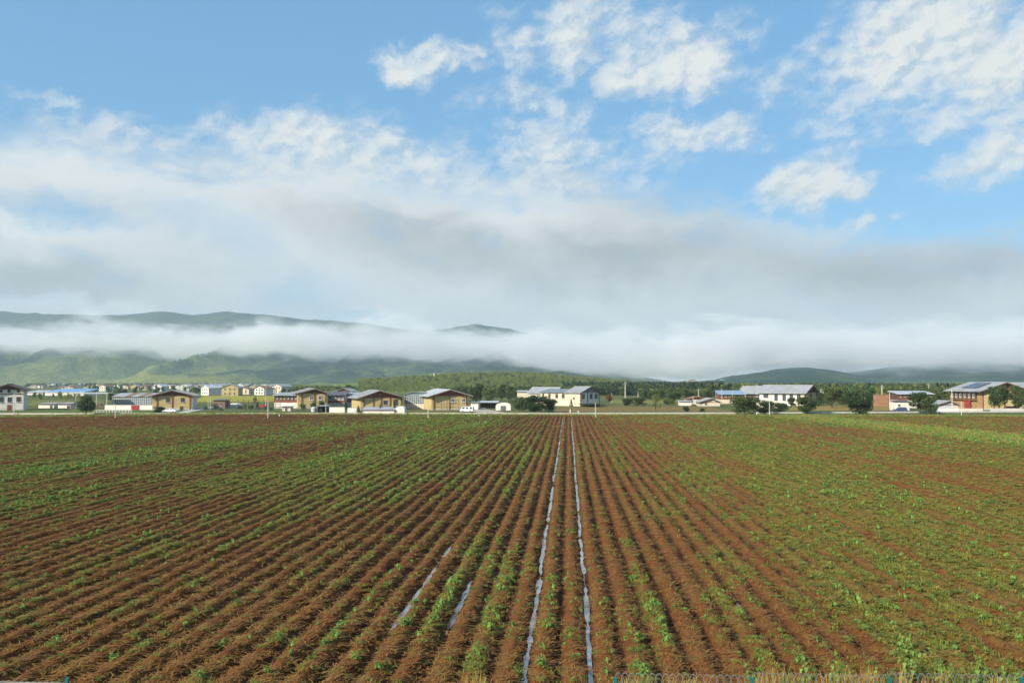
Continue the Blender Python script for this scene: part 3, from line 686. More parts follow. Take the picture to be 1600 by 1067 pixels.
def sunroom(name, label, px0, px1, pyb, pyg, pyt, depth, nx, nz, roof=M_roof, basem=M_white, curved=False, slope=1.6, basepy=None):
    pm = (px0 + px1) / 2; Y = ground(pm, pyb).y; x0 = onY(px0, pyb, Y)[0]; x1 = onY(px1, pyb, Y)[0]; w = (x1 - x0) / 2
    zt = onY(pm, pyg, Y)[1]; zr = onY(pm, pyt, Y)[1]; zb = onY(pm, basepy, Y)[1] if basepy else 0.6
    r = thing(name, label, 'glasshouse', ((x0 + x1) / 2, Y, 0))
    MB().box(-w, w, 0, depth, -.05, zb).build('base_wall', basem, r)
    MB().box(-w + .05, w - .05, .08, .12, zb + .004, zt).build('glazing', M_pale_glass, r)
    for s in (-1, 1): MB().box(*sorted((s * (w - .05), s * (w - .12))), .13, depth - .1, zb + .004, zt).build('side_glazing', M_pale_glass, r)
    for i in range(nx + 1):
        xx = -w + 2 * w * i / nx; MB().box(xx - .05, xx + .05, -.02, .07, zb + .004, zt).build('mullion', M_frame, r)
    for j in range(nz + 1):
        zz = zb + (zt - zb) * j / nz; MB().box(-w, w, -.04, .06, zz - .045, zz + .045).build('glazing_bar', M_frame, r)
    if curved:
        prof = []; n = 12
        for i in range(n + 1): t = -1 + 2 * i / n; prof.append((t * (w + .4), zt + .02 + (zr - zt) * (1 - t * t)))
        prof2 = [(a, b + .14) for a, b in prof][::-1]
        MB().prism_y(prof + prof2, -.5, depth).build('roof', roof, r)
        MB().prism_y([(a, b) for a, b in prof][::1] + [], -.0, .1).build('gable_glazing', M_pale_glass, r)
    else:
        for i in range(6):
            a = -w - .3 + (2 * w + .6) * i / 6; b = -w - .3 + (2 * w + .6) * (i + 1) / 6
            MB().poly([(a + .02, -.4, zt + .03), (b - .02, -.4, zt + .03), (b - .02, depth, zr), (a + .02, depth, zr), (a + .02, -.4, zt + .13), (b - .02, -.4, zt + .13), (b - .02, depth, zr + .1), (a + .02, depth, zr + .1)],
                      [(0, 3, 2, 1), (4, 5, 6, 7), (0, 1, 5, 4), (1, 2, 6, 5), (2, 3, 7, 6), (3, 0, 4, 7)]).build('roof_sheet', [M_roof, M_roof, M_rust, M_roof, M_rust, M_roof][i] if name == 'glasshouse' and not curved else roof, r)
    return r
def car(label, px, pyb, rz, paint, kind='sedan', cat='car', scale=1.0):
    p = ground(px, pyb); r = thing('parked_car' if kind != 'van' else 'parked_van', label, cat, (p.x, p.y, .034), rz); r.scale = (scale,) * 3
    if kind == 'sedan':
        lo = [(-2.2, .35), (2.2, .35), (2.25, .62), (2.1, .80), (1.15, .92), (-1.35, .95), (-2.15, .92), (-2.28, .6)]
        up = [(-1.75, .93), (1.2, .90), (.45, 1.42), (-.95, 1.45)]; wx = (-1.35, 1.35)
    elif kind == 'van':
        lo = [(-2.2, .35), (2.2, .35), (2.25, .7), (2.05, 1.0), (-2.22, 1.0)]; up = [(-2.2, 1.01), (2.0, 1.01), (1.35, 1.9), (-2.1, 1.95)]; wx = (-1.35, 1.4)
    else:
        lo = [(-2.2, .4), (2.2, .4), (2.25, .8), (2.1, 1.0), (1.1, 1.1), (-2.15, 1.1), (-2.25, .7)]; up = [(-2.1, 1.08), (1.1, 1.08), (.45, 1.66), (-1.9, 1.68)]; wx = (-1.35, 1.4)
    def cab(prof, hw0, hw1):
        n = len(prof); zs = [z for _, z in prof]; z0, z1 = min(zs), max(zs)
        hw = lambda z: hw0 + (hw1 - hw0) * (z - z0) / (z1 - z0)
        pts = [(x, -hw(z), z) for x, z in prof] + [(x, hw(z), z) for x, z in prof]
        return MB().poly(pts, [tuple(range(n)), tuple(range(2 * n - 1, n - 1, -1))] + [(i + n, (i + 1) % n + n, (i + 1) % n, i) for i in range(n)])
    def bev(o, w):
        md = o.modifiers.new('bevel', 'BEVEL'); md.width = w; md.segments = 2; return o
    bev(cab(lo, .9, .84).build('body', paint, r), .06)
    bev(cab(up, .80, .62).build('cabin', paint, r), .05)
    (ax, az_), (bx, bz), (cx, cz), (dx, dz) = up; zlo = az_ + .08; zhi = cz - .1
    L = lambda t: (ax + (dx - ax) * t, bx + (cx - bx) * t)
    for s in (-1, 1):
        n = 3 if kind == 'van' else 2
        a0, b0 = L(.18); a1, b1 = L(.82)
        for i in range(n):
            f0, f1 = i / n + .03, (i + 1) / n - .03; y0_, y1_ = s * .785, s * .655
            q = [(a0 + (b0 - a0) * f0 + .1, y0_, zlo), (a0 + (b0 - a0) * f1 - .05, y0_, zlo), (a1 + (b1 - a1) * f1 - .05, y1_, zhi), (a1 + (b1 - a1) * f0 + .1, y1_, zhi)]
            MB().poly(q + [(x, y + s * .012, z) for x, y, z in q], [(0, 1, 2, 3), (7, 6, 5, 4), (0, 4, 5, 1), (1, 5, 6, 2), (2, 6, 7, 3), (3, 7, 4, 0)]).build('side_window', M_glass, r)
    for (xa, xb, s) in ((bx, cx, 1), (ax, dx, -1)):
        x0_, x1_ = xa + (xb - xa) * .14 + s * .012, xa + (xb - xa) * .86 + s * .012
        q = [(x0_, -.68, zlo), (x0_, .68, zlo), (x1_, .58, zhi), (x1_, -.58, zhi)]
        MB().poly(q + [(x + s * .02, y, z) for x, y, z in q], [(0, 1, 2, 3), (7, 6, 5, 4), (0, 4, 5, 1), (1, 5, 6, 2), (2, 6, 7, 3), (3, 7, 4, 0)]).build('windscreen' if s > 0 else 'rear_window', M_glass, r)
    for wxx in wx:
        for s in (-1, 1):
            wh = MB().tube((wxx, s * .72, .32), (wxx, s * .925, .32), .33, .33, 16).build('wheel', M_tyre, r)
            MB().tube((wxx, s * .926, .32), (wxx, s * .94, .32), .19, .17, 12).build('rim', M_metal, wh)
    for s in (-1, 1):
        MB().box(2.16, 2.27, s * .62 - .16, s * .62 + .16, .60, .74).build('headlight', M_lamp, r)
        MB().box(-2.30, -2.2, s * .66 - .12, s * .66 + .12, .66, .84).build('tail_light', M_tail, r)
    MB().box(2.2, 2.31, -.8, .8, .36, .52).build('bumper', paint, r); MB().box(-2.33, -2.2, -.8, .8, .38, .54).build('bumper', paint, r)
    return r
def pole(label, px, pyb, pyt, r=0.11, arm=False, name='utility_pole', cat='pole', mt=None, group=None):
    p = ground(px, pyb); h = onY(px, pyt, p.y)[1]
    t = thing(name, label, cat, (p.x, p.y, 0), 0, group)
    MB().tube((0, 0, -.1), (0, 0, h), r * 1.25, r * .85, 8).build('shaft', mt or M_pole, t)
    MB().tube((0, 0, h + .003), (0, 0, h + .06), r * .95, r * .5, 8).build('cap', M_conc, t)
    MB().box(-r * 2, r * 2, -r * 2, r * 2, -.08, .12).build('footing', M_conc, t)
    if arm:
        for k in range(arm):
            a = MB().box(-.9, .9, -r * .85 - .1, -r * .85 - .003, h - .5 - .7 * k, h - .38 - .7 * k).build('cross_arm', M_metal, t)
            for xx in (-.8, -.35, .35, .8): MB().tube((xx, -r * .85 - .05, h - .378 - .7 * k), (xx, -r * .85 - .05, h - .2 - .7 * k), .06, .04, 6).build('insulator', M_white, a)
    return t
# ------------------------------------------------------------------ the hamlet, left to right
# white two-storey house at the left edge
gh_px('farmhouse', 'white two-storey farmhouse with dark gabled roof at the left edge', 'house', -13, 36.5, 641, 608, 12.5, 600.5, 13, rz=R(27),
      wins=[(1, 611, 4.5, 5), (13.5, 611, 4.5, 5), (28, 611, 4.5, 5), (2, 624.5, 6, 8), (14.5, 624.5, 6, 8), (28.5, 624, 6, 8)], doors=[(14.3, 6, 9, M_redwood)],
      wall=M_white, roof=M_roofd, band=5.6, o=1.5, gable=M_wood, colm=M_wood)
flat_shed('long_shed', 'long low white shed with bright blue roof in the meadow', 'shed', 70, 131, 618, 613, 22, M_white, M_roofb, tilt=2.4)
flat_shed('long_shed', 'long low white shed with pale roof left of the blue roof', 'shed', 36, 68, 617, 613.5, 20, M_white, M_roofw, tilt=1.6)
flat_shed('shed', 'low whitewashed shed with grey roof in the green meadow', 'shed', 60, 84, 637.5, 631.5, 6, M_white, M_roof, doors=[(80, 4, 4.5, M_wood)])
flat_shed('shed', 'low whitewashed shed with dark opening beside the meadow shed', 'shed', 90.5, 110, 637.5, 631.5, 7, M_white, M_roof, doors=[(107, 5, 4, M_wood)])
# white canopy on posts
Y = ground(142, 638).y; xa = onY(118, 638, Y)[0]; xb = onY(168, 638, Y)[0]; zt = onY(142, 614.5, Y)[1]
cp = thing('canopy', 'white flat canopy on slim posts behind the dark round tree', 'canopy', ((xa + xb) / 2, Y, 0)); w = (xb - xa) / 2
MB().box(-w - .3, w + .3, -.3, 5.3, zt, zt + .28).build('roof', M_roofw, cp)
for xx in (-w + .1, w * .3, w - .3):
    for yy in (0, 5): MB().tube((xx, yy, -.05), (xx, yy, zt - .003), .11, .11, 6).build('post', M_frame, cp)
for yy in (0, 5): MB().box(-w, w, yy - .06, yy + .06, zt - .22, zt - .004).build('beam', M_frame, cp)
tree('round_tree', 'dark round tree in front of the white canopy', 'tree', 134.5, 648, 616.5, 33, 'round', M_leafd, 0)
# log pile
Y = ground(158, 637.5); lp = thing('log_pile', 'stacked brown logs beside the white canopy post', 'log pile', (Y.x, Y.y, 0))
for i in range(5):
    for j in range(3 - i // 3):
        MB().tube((-1.5 + i * .62, -.6, .32 + j * .56), (-1.45 + i * .62, 2.4, .30 + j * .56), .29, .26, 9).build('log', M_plank, lp)
sunroom('glasshouse', 'grid-glazed sunroom with patched pale roof behind white wall', 175.5, 236, 637, 620, 614.5, 7, 20, 4, basepy=633)
r_, Yw, ww, hh = wall_px('yard_wall', 'white yard wall with red gate below the grid-glazed sunroom', 'wall', 163.5, 238.5, 640.2, 633.2)
gx = onY(211.5, 640, Yw)[0] - r_.location.x
for s in (-1, 1):
    g = MB().box(*sorted((gx + s * .03, gx + s * 1.5)), -.12, -.01, -.02, hh + .05).build('gate_leaf', M_red, r_)
    for q in (.3, .75, 1.2): MB().box(*sorted((gx + s * q, gx + s * (q + .08))), -.16, -.123, .1, hh - .1).build('gate_rib', M_red, g)
gh_px('farmhouse', 'yellow gabled farmhouse with dark red columns behind the white car', 'house', 238, 300.5, 640.5, 617.5, 269.5, 610, 21, rz=R(19),
      wins=[(262, 625, 6, 7), (285, 625, 6, 7)], cols=[245.5, 269, 297], doors=[(283.5, 4.5, 6, M_wood)], roof=M_roof, wallside=M_white, o=1.3, gable=M_wood)
tree('bush', 'dark low bush at the left foot of the yellow house', 'bush', 248, 645, 634, 18, 'bush', M_leafd, 1)
car('white sedan parked on the verge before the yellow house', 265, 645.0, R(184), M_carw, 'sedan')
# yard with hut and fences
for i, (px, lb) in enumerate(((325, 'thin pale pole beside the dark-roofed timber hut'), (328.5, 'second thin pale pole nearer the timber hut'))): pole(lb, px, 640, 620, .07)
flat_shed('hut', 'timber hut with dark flat roof in the fenced yard', 'hut', 333.5, 351.5, 638.5, 626, 5, M_plank, M_roofd, wins=[(338, 632, 3, 3), (346, 632, 3, 3)], tilt=.4)
# arched white tank shed
def barrel(name, label, cat, px0, px1, pyb, pyt, depth, m, doorm=None):
    Y = ground((px0 + px1) / 2, pyb).y; x0 = onY(px0, pyb, Y)[0]; x1 = onY(px1, pyb, Y)[0]; h = onY(px0, pyt, Y)[1]; w = (x1 - x0) / 2
    r = thing(name, label, cat, ((x0 + x1) / 2, Y, 0)); prof = [(-w, -.05), (w, -.05), (w, h * .55)] + [(w * math.cos(t), h * .55 + h * .45 * math.sin(t)) for t in [math.pi * i / 10 for i in range(1, 10)]] + [(-w, h * .55)]
    MB().prism_y(prof, 0, depth).build('shell', m, r)
    for i in range(4):
        yy = depth * (i + .5) / 4; MB().prism_y([(a * 1.02, b * 1.02) for a, b in prof], yy - .06, yy + .06).build('hoop', M_frame, r)
    if doorm: MB().box(-w * .35, w * .35, -.06, -.004, -.04, h * .6).build('door', doorm, r)
    return r
barrel('arched_shed', 'small white arched shed between the hut and the fence', 'shed', 356.5, 370.5, 637.5, 630, 5, M_white)
def rail_fence(label, pts, h, post_m=M_wood, rails=(.5, 1.1), n=10, name='rail_fence', r=.06):
    P = [ground(*p) for p in pts]; root = thing(name, label, 'fence', tuple(P[0])); o = P[0]
    for a, b in zip(P, P[1:]):
        d = b - a; rz = math.atan2(d.y, d.x)
        for i in range(n + 1):
            q = a + d * i / n - o; MB().box(q.x - r, q.x + r, q.y - r, q.y + r, -.05, h).build('post', post_m, root)
        for z in rails:
            u = d.normalized(); nn = Vector((-u.y, u.x, 0)) * .035; q0, q1 = a - o - nn * 3, b - o - nn * 3
            MB().poly([(*(q0 - nn).xy, z), (*(q1 - nn).xy, z), (*(q1 + nn).xy, z), (*(q0 + nn).xy, z), (*(q0 - nn).xy, z + .1), (*(q1 - nn).xy, z + .1), (*(q1 + nn).xy, z + .1), (*(q0 + nn).xy, z + .1)],
                      [(0, 3, 2, 1), (4, 5, 6, 7), (0, 1, 5, 4), (1, 2, 6, 5), (2, 3, 7, 6), (3, 0, 4, 7)]).build('rail', post_m, root)
    return root
rail_fence('dark timber drying rack fence around the yard', [(372, 638), (428, 638)], 3.4, rails=(1.0, 2.0, 3.0), n=7)
rail_fence('thin green wire fence along the road before the yard', [(318, 643.5), (566, 643.2)], 1.5, post_m=mat('green_fence', (.06, .11, .06)), rails=(.4, .85, 1.3), n=34, r=.045)
rail_fence('white post fence along the road beside the round tree', [(146, 645.6), (206, 645.5)], 1.1, post_m=M_frame, rails=(.5, .95), n=12, r=.05)
tree('conifer', 'dark young conifer behind the drying racks', 'tree', 383, 640, 631, 6, 'cone', M_needle, 0)
tree('conifer', 'dark conifer right of the drying racks near red cart', 'tree', 402, 641, 627, 9, 'cone', M_needle, 1)
for (px, b, tp, w, lb) in ((375, 639.5, 634, 9, 'low dark shrub at the left post of the drying rack fence'), (392, 640.5, 633, 9, 'dark shrub between the two yard conifers'), (414, 641, 633.5, 8, 'dark shrub right of the red cart'), (424, 641, 635, 9, 'low green shrub left of the gallery house'), (345, 641.5, 637, 10, 'low green shrub before the timber hut'), (322, 640, 634, 8, 'green shrub at the foot of the thin pale poles')):
    tree('shrub', lb, 'shrub', px, b, tp, w, 'bush', M_leafd if 'dark' in lb else M_leaf, random.randint(0, 1))
def cart(label, px, pyb, w, m):
    p = ground(px, pyb); r = thing('farm_cart', label, 'cart', (p.x, p.y, 0)); 
    MB().box(-w / 2, w / 2, 0, 1.8, .7, 1.5).build('bed', m, r); MB().box(w / 2 + .003, w / 2 + 1.1, .3, 1.5, .6, 2.0).build('cab', m, r)
    for xx in (-w * .3, w * .45):
        for yy in (-.1, 1.75): wh = MB().tube((xx, yy, .45), (xx, yy + .2, .45), .45, .45, 14).build('wheel', M_tyre, r); MB().tube((xx, yy - .01, .45), (xx, yy - .03, .45), .2, .18, 10).build('rim', M_metal, wh)
    MB().box(w / 2 + .3, w / 2 + .9, .29, .297, 1.25, 1.8).build('cab_window', M_glass, r)
    return r
cart('red farm cart by the drying racks', 408, 639.5, 2.6, M_red)
cart('dark red farm cart under the trees at the right edge', 1582, 641.5, 2.6, M_red)
pole('slim tall pole rising left of the timber gallery house', 415, 641, 603, .07)
# gallery house + yellow house
def gallery_house(name, label, px0, px1, pyb, pyw, pye, pyt, depth, wall, gal, roof, tilt=2.0, nwin=6):
    pm = (px0 + px1) / 2; Y = ground(pm, pyb).y; x0 = onY(px0, pyb, Y)[0]; x1 = onY(px1, pyb, Y)[0]; w = (x1 - x0) / 2
    zw = onY(pm, pyw, Y)[1]; ze = onY(pm, pye, Y)[1]; zr = onY(pm, pyt, Y)[1]
    r = thing(name, label, 'house', ((x0 + x1) / 2, Y, 0))
    MB().box(-w, w, 0, depth, -.05, zw).build('lower_wall', wall, r)
    MB().box(-w + .1, w - .1, .35, depth, zw + .003, ze).build('upper_wall', gal, r)
    MB().box(-w, w, -.15, .2, zw + .003, zw + .9).build('balustrade', M_redwood, r)
    for i in range(nwin + 1): xx = -w + .1 + (2 * w - .2) * i / nwin; MB().box(xx - .1, xx + .1, -.1, .1, zw + .903, ze).build('post', M_wood, r)
    for i in range(nwin): xx = -w + .1 + (2 * w - .2) * (i + .5) / nwin; window(r, xx, (zw + .95 + ze) / 2, (2 * w / nwin) * .62, (ze - zw - 1) * .8, 'f', .346, fm=M_frame, name='gallery_window')
    MB().poly([(-w - .6, -.9, ze + .01), (w + .6, -.9, ze + .01), (w + .6, depth, zr), (-w - .6, depth, zr), (-w - .6, -.9, ze + .16), (w + .6, -.9, ze + .16), (w + .6, depth, zr + .14), (-w - .6, depth, zr + .14)],
              [(0, 3, 2, 1), (4, 5, 6, 7), (0, 1, 5, 4), (1, 2, 6, 5), (2, 3, 7, 6), (3, 0, 4, 7)]).build('roof', roof, r)
    return r
gallery_house('farmhouse', 'gallery house with dark timber upper floor left of a yellow gable', 428.5, 464, 637.8, 628.5, 618, 614, 9, M_white, M_wood, M_roof)
gh_px('farmhouse', 'yellow gabled house with two white-framed windows beside the gallery house', 'house', 465.5, 510, 638, 614, 491.5, 607.5, 20, rz=R(24),
      wins=[(486.5, 621.5, 6, 7), (500, 621.5, 6, 7)], cols=[471.5, 491.5, 508.5], fm=M_frame, o=1.1, gable=M_wood)
flat_shed('kiosk', 'tiny white kiosk with pale roof before the gallery house', 'kiosk', 441, 454, 642, 636, 3, M_white, M_roof, doors=[(447, 3, 5, M_wood)], tilt=.2)
flat_shed('carport', 'dark open carport with flat roof by the roadside', 'carport', 495.5, 509, 643.6, 634.8, 5, M_roofd, M_roofw, tilt=.1, front_open=True)
car('white car parked inside the dark carport', 502, 643.0, R(90), M_carw, 'van', 'car', 0.85)
# tank
p = ground(490, 643.4); tk = thing('water_tank', 'white cylindrical water tank beside the carport', 'tank', (p.x, p.y, 0))
MB().tube((0, 0, 0), (0, 0, 1.45), .85, .85, 18).build('barrel', M_roofw, tk); MB().tube((0, 0, 1.453), (0, 0, 1.75), .85, .25, 18).build('lid', M_roofw, tk)
for z in (.4, .9): MB().tube((0, 0, z), (0, 0, z + .07), .88, .88, 18).build('hoop', M_metal, tk)
gallery_house('farmhouse', 'house with red door and white panels between two yellow houses', 512, 538, 636.5, 629, 617.5, 612.5, 8, M_cream, M_white, M_roofd, nwin=4)
gallery_house('farmhouse', 'long timber-windowed house left of the five-column yellow house', 536, 563, 636, 628, 619, 613.5, 8, M_cream, M_redwood, M_roof, nwin=5)
gh_px('farmhouse', 'far small yellow house with grey roof above the timber house', 'house', 527, 548, 622, 611, 537, 606.5, 16, wins=[(533, 615, 3, 4), (541, 615, 3, 4)], roof=M_roof, o=.8)
wall_px('yard_wall', 'short white roadside wall left of the dark young conifer', 'wall', 514.5, 538.5, 644.3, 636.5)
wall_px('yard_wall', 'short white roadside wall right of the dark young conifer', 'wall', 543, 558, 644.3, 637.5)
flat_shed('shed', 'low white roadside shed with blue-grey roof before the yellow house', 'shed', 567, 616, 645, 641, 3.5, M_white, M_roof, tilt=.9, o=.3)
barrel('arched_shed', 'white round-topped roadside shed at the yellow house corner', 'shed', 617.5, 632, 645, 635, 4, M_white)
gh_px('farmhouse', 'yellow five-column gabled house behind low white roadside sheds', 'house', 563.5, 629, 640.5, 620.5, 592.5, 610.5, 22, rz=R(22),
      wins=[(602, 629, 6, 7), (618, 629, 7, 10)], cols=[568.5, 583.5, 595.5, 609.5, 627], o=1.5, gable=M_redwood, roof=M_roof)
for (px, b, t, w, lb) in ((540, 641, 626, 9, 'tall dark conifer standing between the two short white walls'), (560, 644.5, 633, 9, 'dark shrubby conifer at the left end of the blue-roofed shed'),
                          (594, 644.6, 631.5, 8, 'dark pointed conifer in front of the five-column house'), (606, 644.6, 637, 7, 'small low conifer between two taller ones by the shed'), (616.5, 644.6, 629.5, 9, 'dark conifer beside the round-topped shed')):
    tree('conifer', lb, 'tree', px, b, t, w, 'cone', M_needle, random.randint(0, 2))
tree('bush', 'green bush at the left foot of the white-windowed yellow house', 'bush', 473, 642, 630, 12, 'bush', M_leaf, 0)
tree('bush', 'green bush before the white-windowed yellow house', 'bush', 489, 640, 627, 10, 'bush', M_leaf, 1)
tree('bush', 'green leafy bush right below the white-framed windows', 'bush', 502, 640, 625, 11, 'bush', M_leafd, 1)
sunroom('sunroom', 'arched-roof sunroom of steel and glass between two yellow houses', 632, 673, 639, 617.5, 612.5, 9, 12, 4, roof=M_roof, curved=True, basepy=631, basem=M_cream)
gh_px('farmhouse', 'yellow gabled house behind tall drying racks and white van', 'house', 674.5, 731, 640.3, 617.5, 702, 609, 22, rz=R(22),
      wins=[(707.5, 625.5, 6, 6), (724.5, 625.5, 6, 6)], cols=[678, 702.5, 729], fm=M_frame, o=1.6, gable=M_redwood, roof=M_roofw)
gh_px('barn', 'pale-roofed barn behind the drying rack house', 'barn', 668, 692, 632, 615, 685, 607, 14, roof=M_roofw, wall=M_wood, gable=None)
rail_fence('tall dark timber drying racks before the yellow gable', [(680.5, 641.8), (717, 641.8)], 4.0, rails=(1.2, 2.4, 3.7), n=4, name='drying_rack')
car('white van parked beside the drying rack house', 730, 644.2, R(168), M_carw, 'van', 'van')
flat_shed('shed', 'white block shed right of the drying rack house', 'shed', 735.5, 747, 640, 629.5, 5, M_white, M_roofw, tilt=.3)
flat_shed('shed', 'low shed with long pale flat roof left of the big bushes', 'shed', 749, 776, 637.5, 629.5, 9, M_yellow, M_roofw, tilt=.5, front_open=True)
barrel('arched_shed', 'white arched shed with open front before the big bushes', 'shed', 774.5, 798, 640.8, 629.5, 6, M_white, M_roofd)
# white house in the middle, turned so that its long side shows
def turned(name, label, px, pyb, pye, pyr, phi, W_, L, **kw):
    p = ground(px, pyb); k = p.y / FPX; H = onY(px, pye, p.y)[1]; Rr = onY(px, pyr, p.y)[1] - H
    c = p + Vector((math.cos(phi), math.sin(phi), 0)) * W_ / 2
    return gable_house(name, label, 'house', c.x, c.y, phi, W_, L, H, Rr, **kw)
turned('farmhouse', 'long white farmhouse with red-trimmed gable beside the big bush', 906.5, 634.5, 613, 604.3, R(52), 13.5, 7.0, wall=M_white, roof=M_roof, colm=M_redwood, gable=mat('blue_gable', (.20, .21, .30)),
       wins=[(-4.6, 4.0, 1.9, 2.0), (.9, 4.0, 1.9, 2.0), (4.4, 4.0, 1.9, 2.0)], swins_l=[(3.2, 3.2, .8, .9)], cols=[-6.5, -1.6, 6.5], wallside=M_cream, o=.9)
ph_ = R(52); p = ground(906.5, 634.5); c = p + Vector((-math.sin(ph_), math.cos(ph_), 0)) * 7.01 + Vector((math.cos(ph_), math.sin(ph_), 0)) * 6.75
gable_house('farmhouse', 'long cream wing with shallow grey roof behind the white gable block', 'house', c.x, c.y, ph_, 13.3, 14.5, 5.6, 1.3, wall=M_cream, roof=mat('weathered_roof', (.17, .20, .23), color2=(.24, .27, .30), vscale=.4), o=.7, of=.01, gable=None, base=False, lintel=False, swins_l=[(2, 4.1, 1.4, 1.8), (5.5, 4.1, 1.4, 1.8), (9.5, 4.1, 1.2, 1.9), (13, 4.1, 1.0, 1.9)])
turned('farmhouse', 'grey-roofed side wing left of the long white farmhouse', 866, 630, 613.5, 605.3, R(58), 10, 15, wall=M_conc, roof=M_roof, o=.8, gable=M_wood, wallside=M_conc)
flat_shed('shed', 'low white flat-roofed outbuilding at the left of the white farmhouse', 'shed', 808, 829, 629, 612.5, 9, M_cream, M_roofw, tilt=.6)
# middle trees and bushes
for (px, b, t, w, kd, mt, lb) in (
    (744, 631, 599.5, 24, 'round', M_leafd, 'dark round tree right of the drying rack house'), (765, 632, 608, 20, 'round', M_leaf, 'mid-green tree right of the dark round tree'),
    (784, 629, 600.5, 22, 'tall', M_leafd, 'tall dark tree left of the white outbuilding'), (797, 631, 603, 18, 'tall', M_leafd, 'dark tall tree nearest the white outbuilding'),
    (722, 626, 604, 17, 'round', M_leaf, 'green tree rising behind the drying rack house roof'),
    (812, 643, 619, 30, 'bush', M_leaf, 'leftmost lobe of the big bushes before the outbuilding'), (836, 644.3, 616, 42, 'bush', M_leafd, 'largest dark bush by the road before the white farmhouse'), (860, 643.5, 622, 26, 'bush', M_leaf, 'rightmost of the big bushes before the white farmhouse'),
    (892.5, 635.5, 622.5, 7, 'cone', M_needle, 'small dark conifer against the white farmhouse wall'), (924, 635.5, 629.5, 40, 'bush', M_leaf, 'low hedge bush along the foot of the white gable'),
    (981, 633.5, 621, 22, 'bush', M_leafd, 'dark scrub bush right of the rust-leaved tree'), (999, 633.5, 619.5, 22, 'bush', M_leaf, 'green scrub bush left of the small yellow-green tree'),
    (1024.5, 643.5, 615, 20, 'loose', M_leafl, 'small yellow-green tree beside the road'), (1045, 632, 622, 22, 'bush', M_leafl, 'light green bush right of the yellow-green tree'),
    (951.5, 629.5, 616, 13, 'round', M_leafr, 'rust-leaved small tree right of the white gable'),
    (1072, 643, 634, 11, 'bush', M_leafd, 'small dark bush in the strip field before the low white houses'), (1097, 643, 637, 9, 'bush', M_leaf, 'tiny bush in the strip field left of the large bushes'),
    (1163, 647.8, 617.5, 48, 'bush', M_leaf, 'large roadside bush left of the pale field pole'), (1196, 647, 624, 28, 'bush', M_leafd, 'dark spreading bush right behind the field pole'), (1218, 645.5, 628, 26, 'bush', M_leafd, 'dark bush below the tall-windowed house'), (1237, 637, 621.5, 14, 'round', M_leafd, 'round dark tree against the tall-windowed house'),
    (1262, 645.8, 619.5, 40, 'bush', M_leaf, 'grey-green rounded bush right of the tall-windowed house'), (1344, 647.6, 617.5, 44, 'bush', M_leafd, 'rounded roadside bush left of the dark blue car'),
    (1437, 646, 614, 36, 'round', M_leafd, 'round roadside tree right of the dark blue car'), (1453, 646.5, 618, 24, 'bush', M_leafd, 'dark bush joined to the round roadside tree'),
    (1561, 642, 600, 34, 'round', M_leafd, 'dark leafy tree before the solar-roofed house gable'), (1592, 642, 604, 28, 'round', M_leafd, 'dark leafy tree at the right edge of the view'),
    (1300, 637, 606, 30, 'round', M_leaf, 'tall round tree behind the twin satellite dishes'), (1330, 634, 606, 26, 'round', M_leafd, 'round tree behind the rounded roadside bush'), (1356, 633, 612, 24, 'bush', M_leafd, 'low tree left of the red brick wall'),
    (1285, 634, 612, 20, 'round', M_leafd, 'dark tree close behind the tall-windowed house'), (1316, 634, 616, 18, 'bush', M_leaf, 'scrub bush right of the twin satellite dishes'),
    (1053, 629, 612, 22, 'round', M_leafd, 'dark tree at the wood edge above the low white houses'), (1393, 621, 601, 14, 'round', M_leafd, 'round dark tree rising above the red brick wall'), (1418, 618, 601, 15, 'round', M_leaf, 'round tree rising behind the white-roofed glazed house'),
    (192, 625, 606, 16, 'round', M_leafd, 'dark tree behind the left end of the grid-glazed sunroom'), (172, 628, 612, 10, 'round', M_leaf, 'green tree between the canopy and the sunroom'), (545, 618, 601, 12, 'round', M_leafd, 'dark tree above the far small yellow house'), (398, 634, 616, 9, 'loose', M_leafl, 'thin light green tree in the fenced yard')):
    tree('bush' if kd == 'bush' else 'conifer' if kd == 'cone' else 'tree', lb, 'bush' if kd == 'bush' else 'tree', px, b, t, w, kd, mt, random.randint(0, 2))
# low white houses and blue-roofed houses right of the middle
gh_px('cottage', 'low white cottage with rusty roof beside the strip field', 'house', 1074, 1108, 631.5, 623.5, 1090, 620, 12, wall=M_white, roof=M_rust, wins=[(1081, 627, 3, 3.5), (1100, 627, 3, 3.5)], o=.6)
flat_shed('shed', 'small white shed with grey roof left of the low white cottage', 'shed', 1062.5, 1080, 633.5, 627.5, 6, M_white, M_roofw, tilt=.3)
gh_px('cottage', 'low cream cottage with grey gable roof right of the white cottage', 'house', 1094, 1125, 634.5, 628, 1112, 622.5, 12, wall=M_cream, roof=M_roof, o=.8, gable=None, wins=[(1103, 631, 3, 3)])
gallery_house('farmhouse', 'blue-roofed gallery house behind the low cottages', 1124, 1163, 630.5, 624, 616.5, 610.5, 10, M_cream, M_redwood, M_roofb if False else mat('steel_blue_roof', (.26, .34, .44), rough=.45), nwin=6)
turned('farmhouse', 'tall-windowed white farmhouse with pale blue roof and dark gable', 1257, 634, 613, 602, R(54), 14, 20, wall=M_yellow, roof=M_roof, wallside=M_white, gable=M_wood, o=1.3,
       wins=[(0, 4.0, 2.4, 2.0)], swins_l=[(2.4, 3.7, 1.5, 3.4), (5.6, 3.7, 1.5, 3.4), (8.8, 3.7, 1.5, 3.4), (12.4, 3.7, 1.5, 3.4), (17, 4.2, 2.2, 2.0)], cols=[-6.6, 6.6])
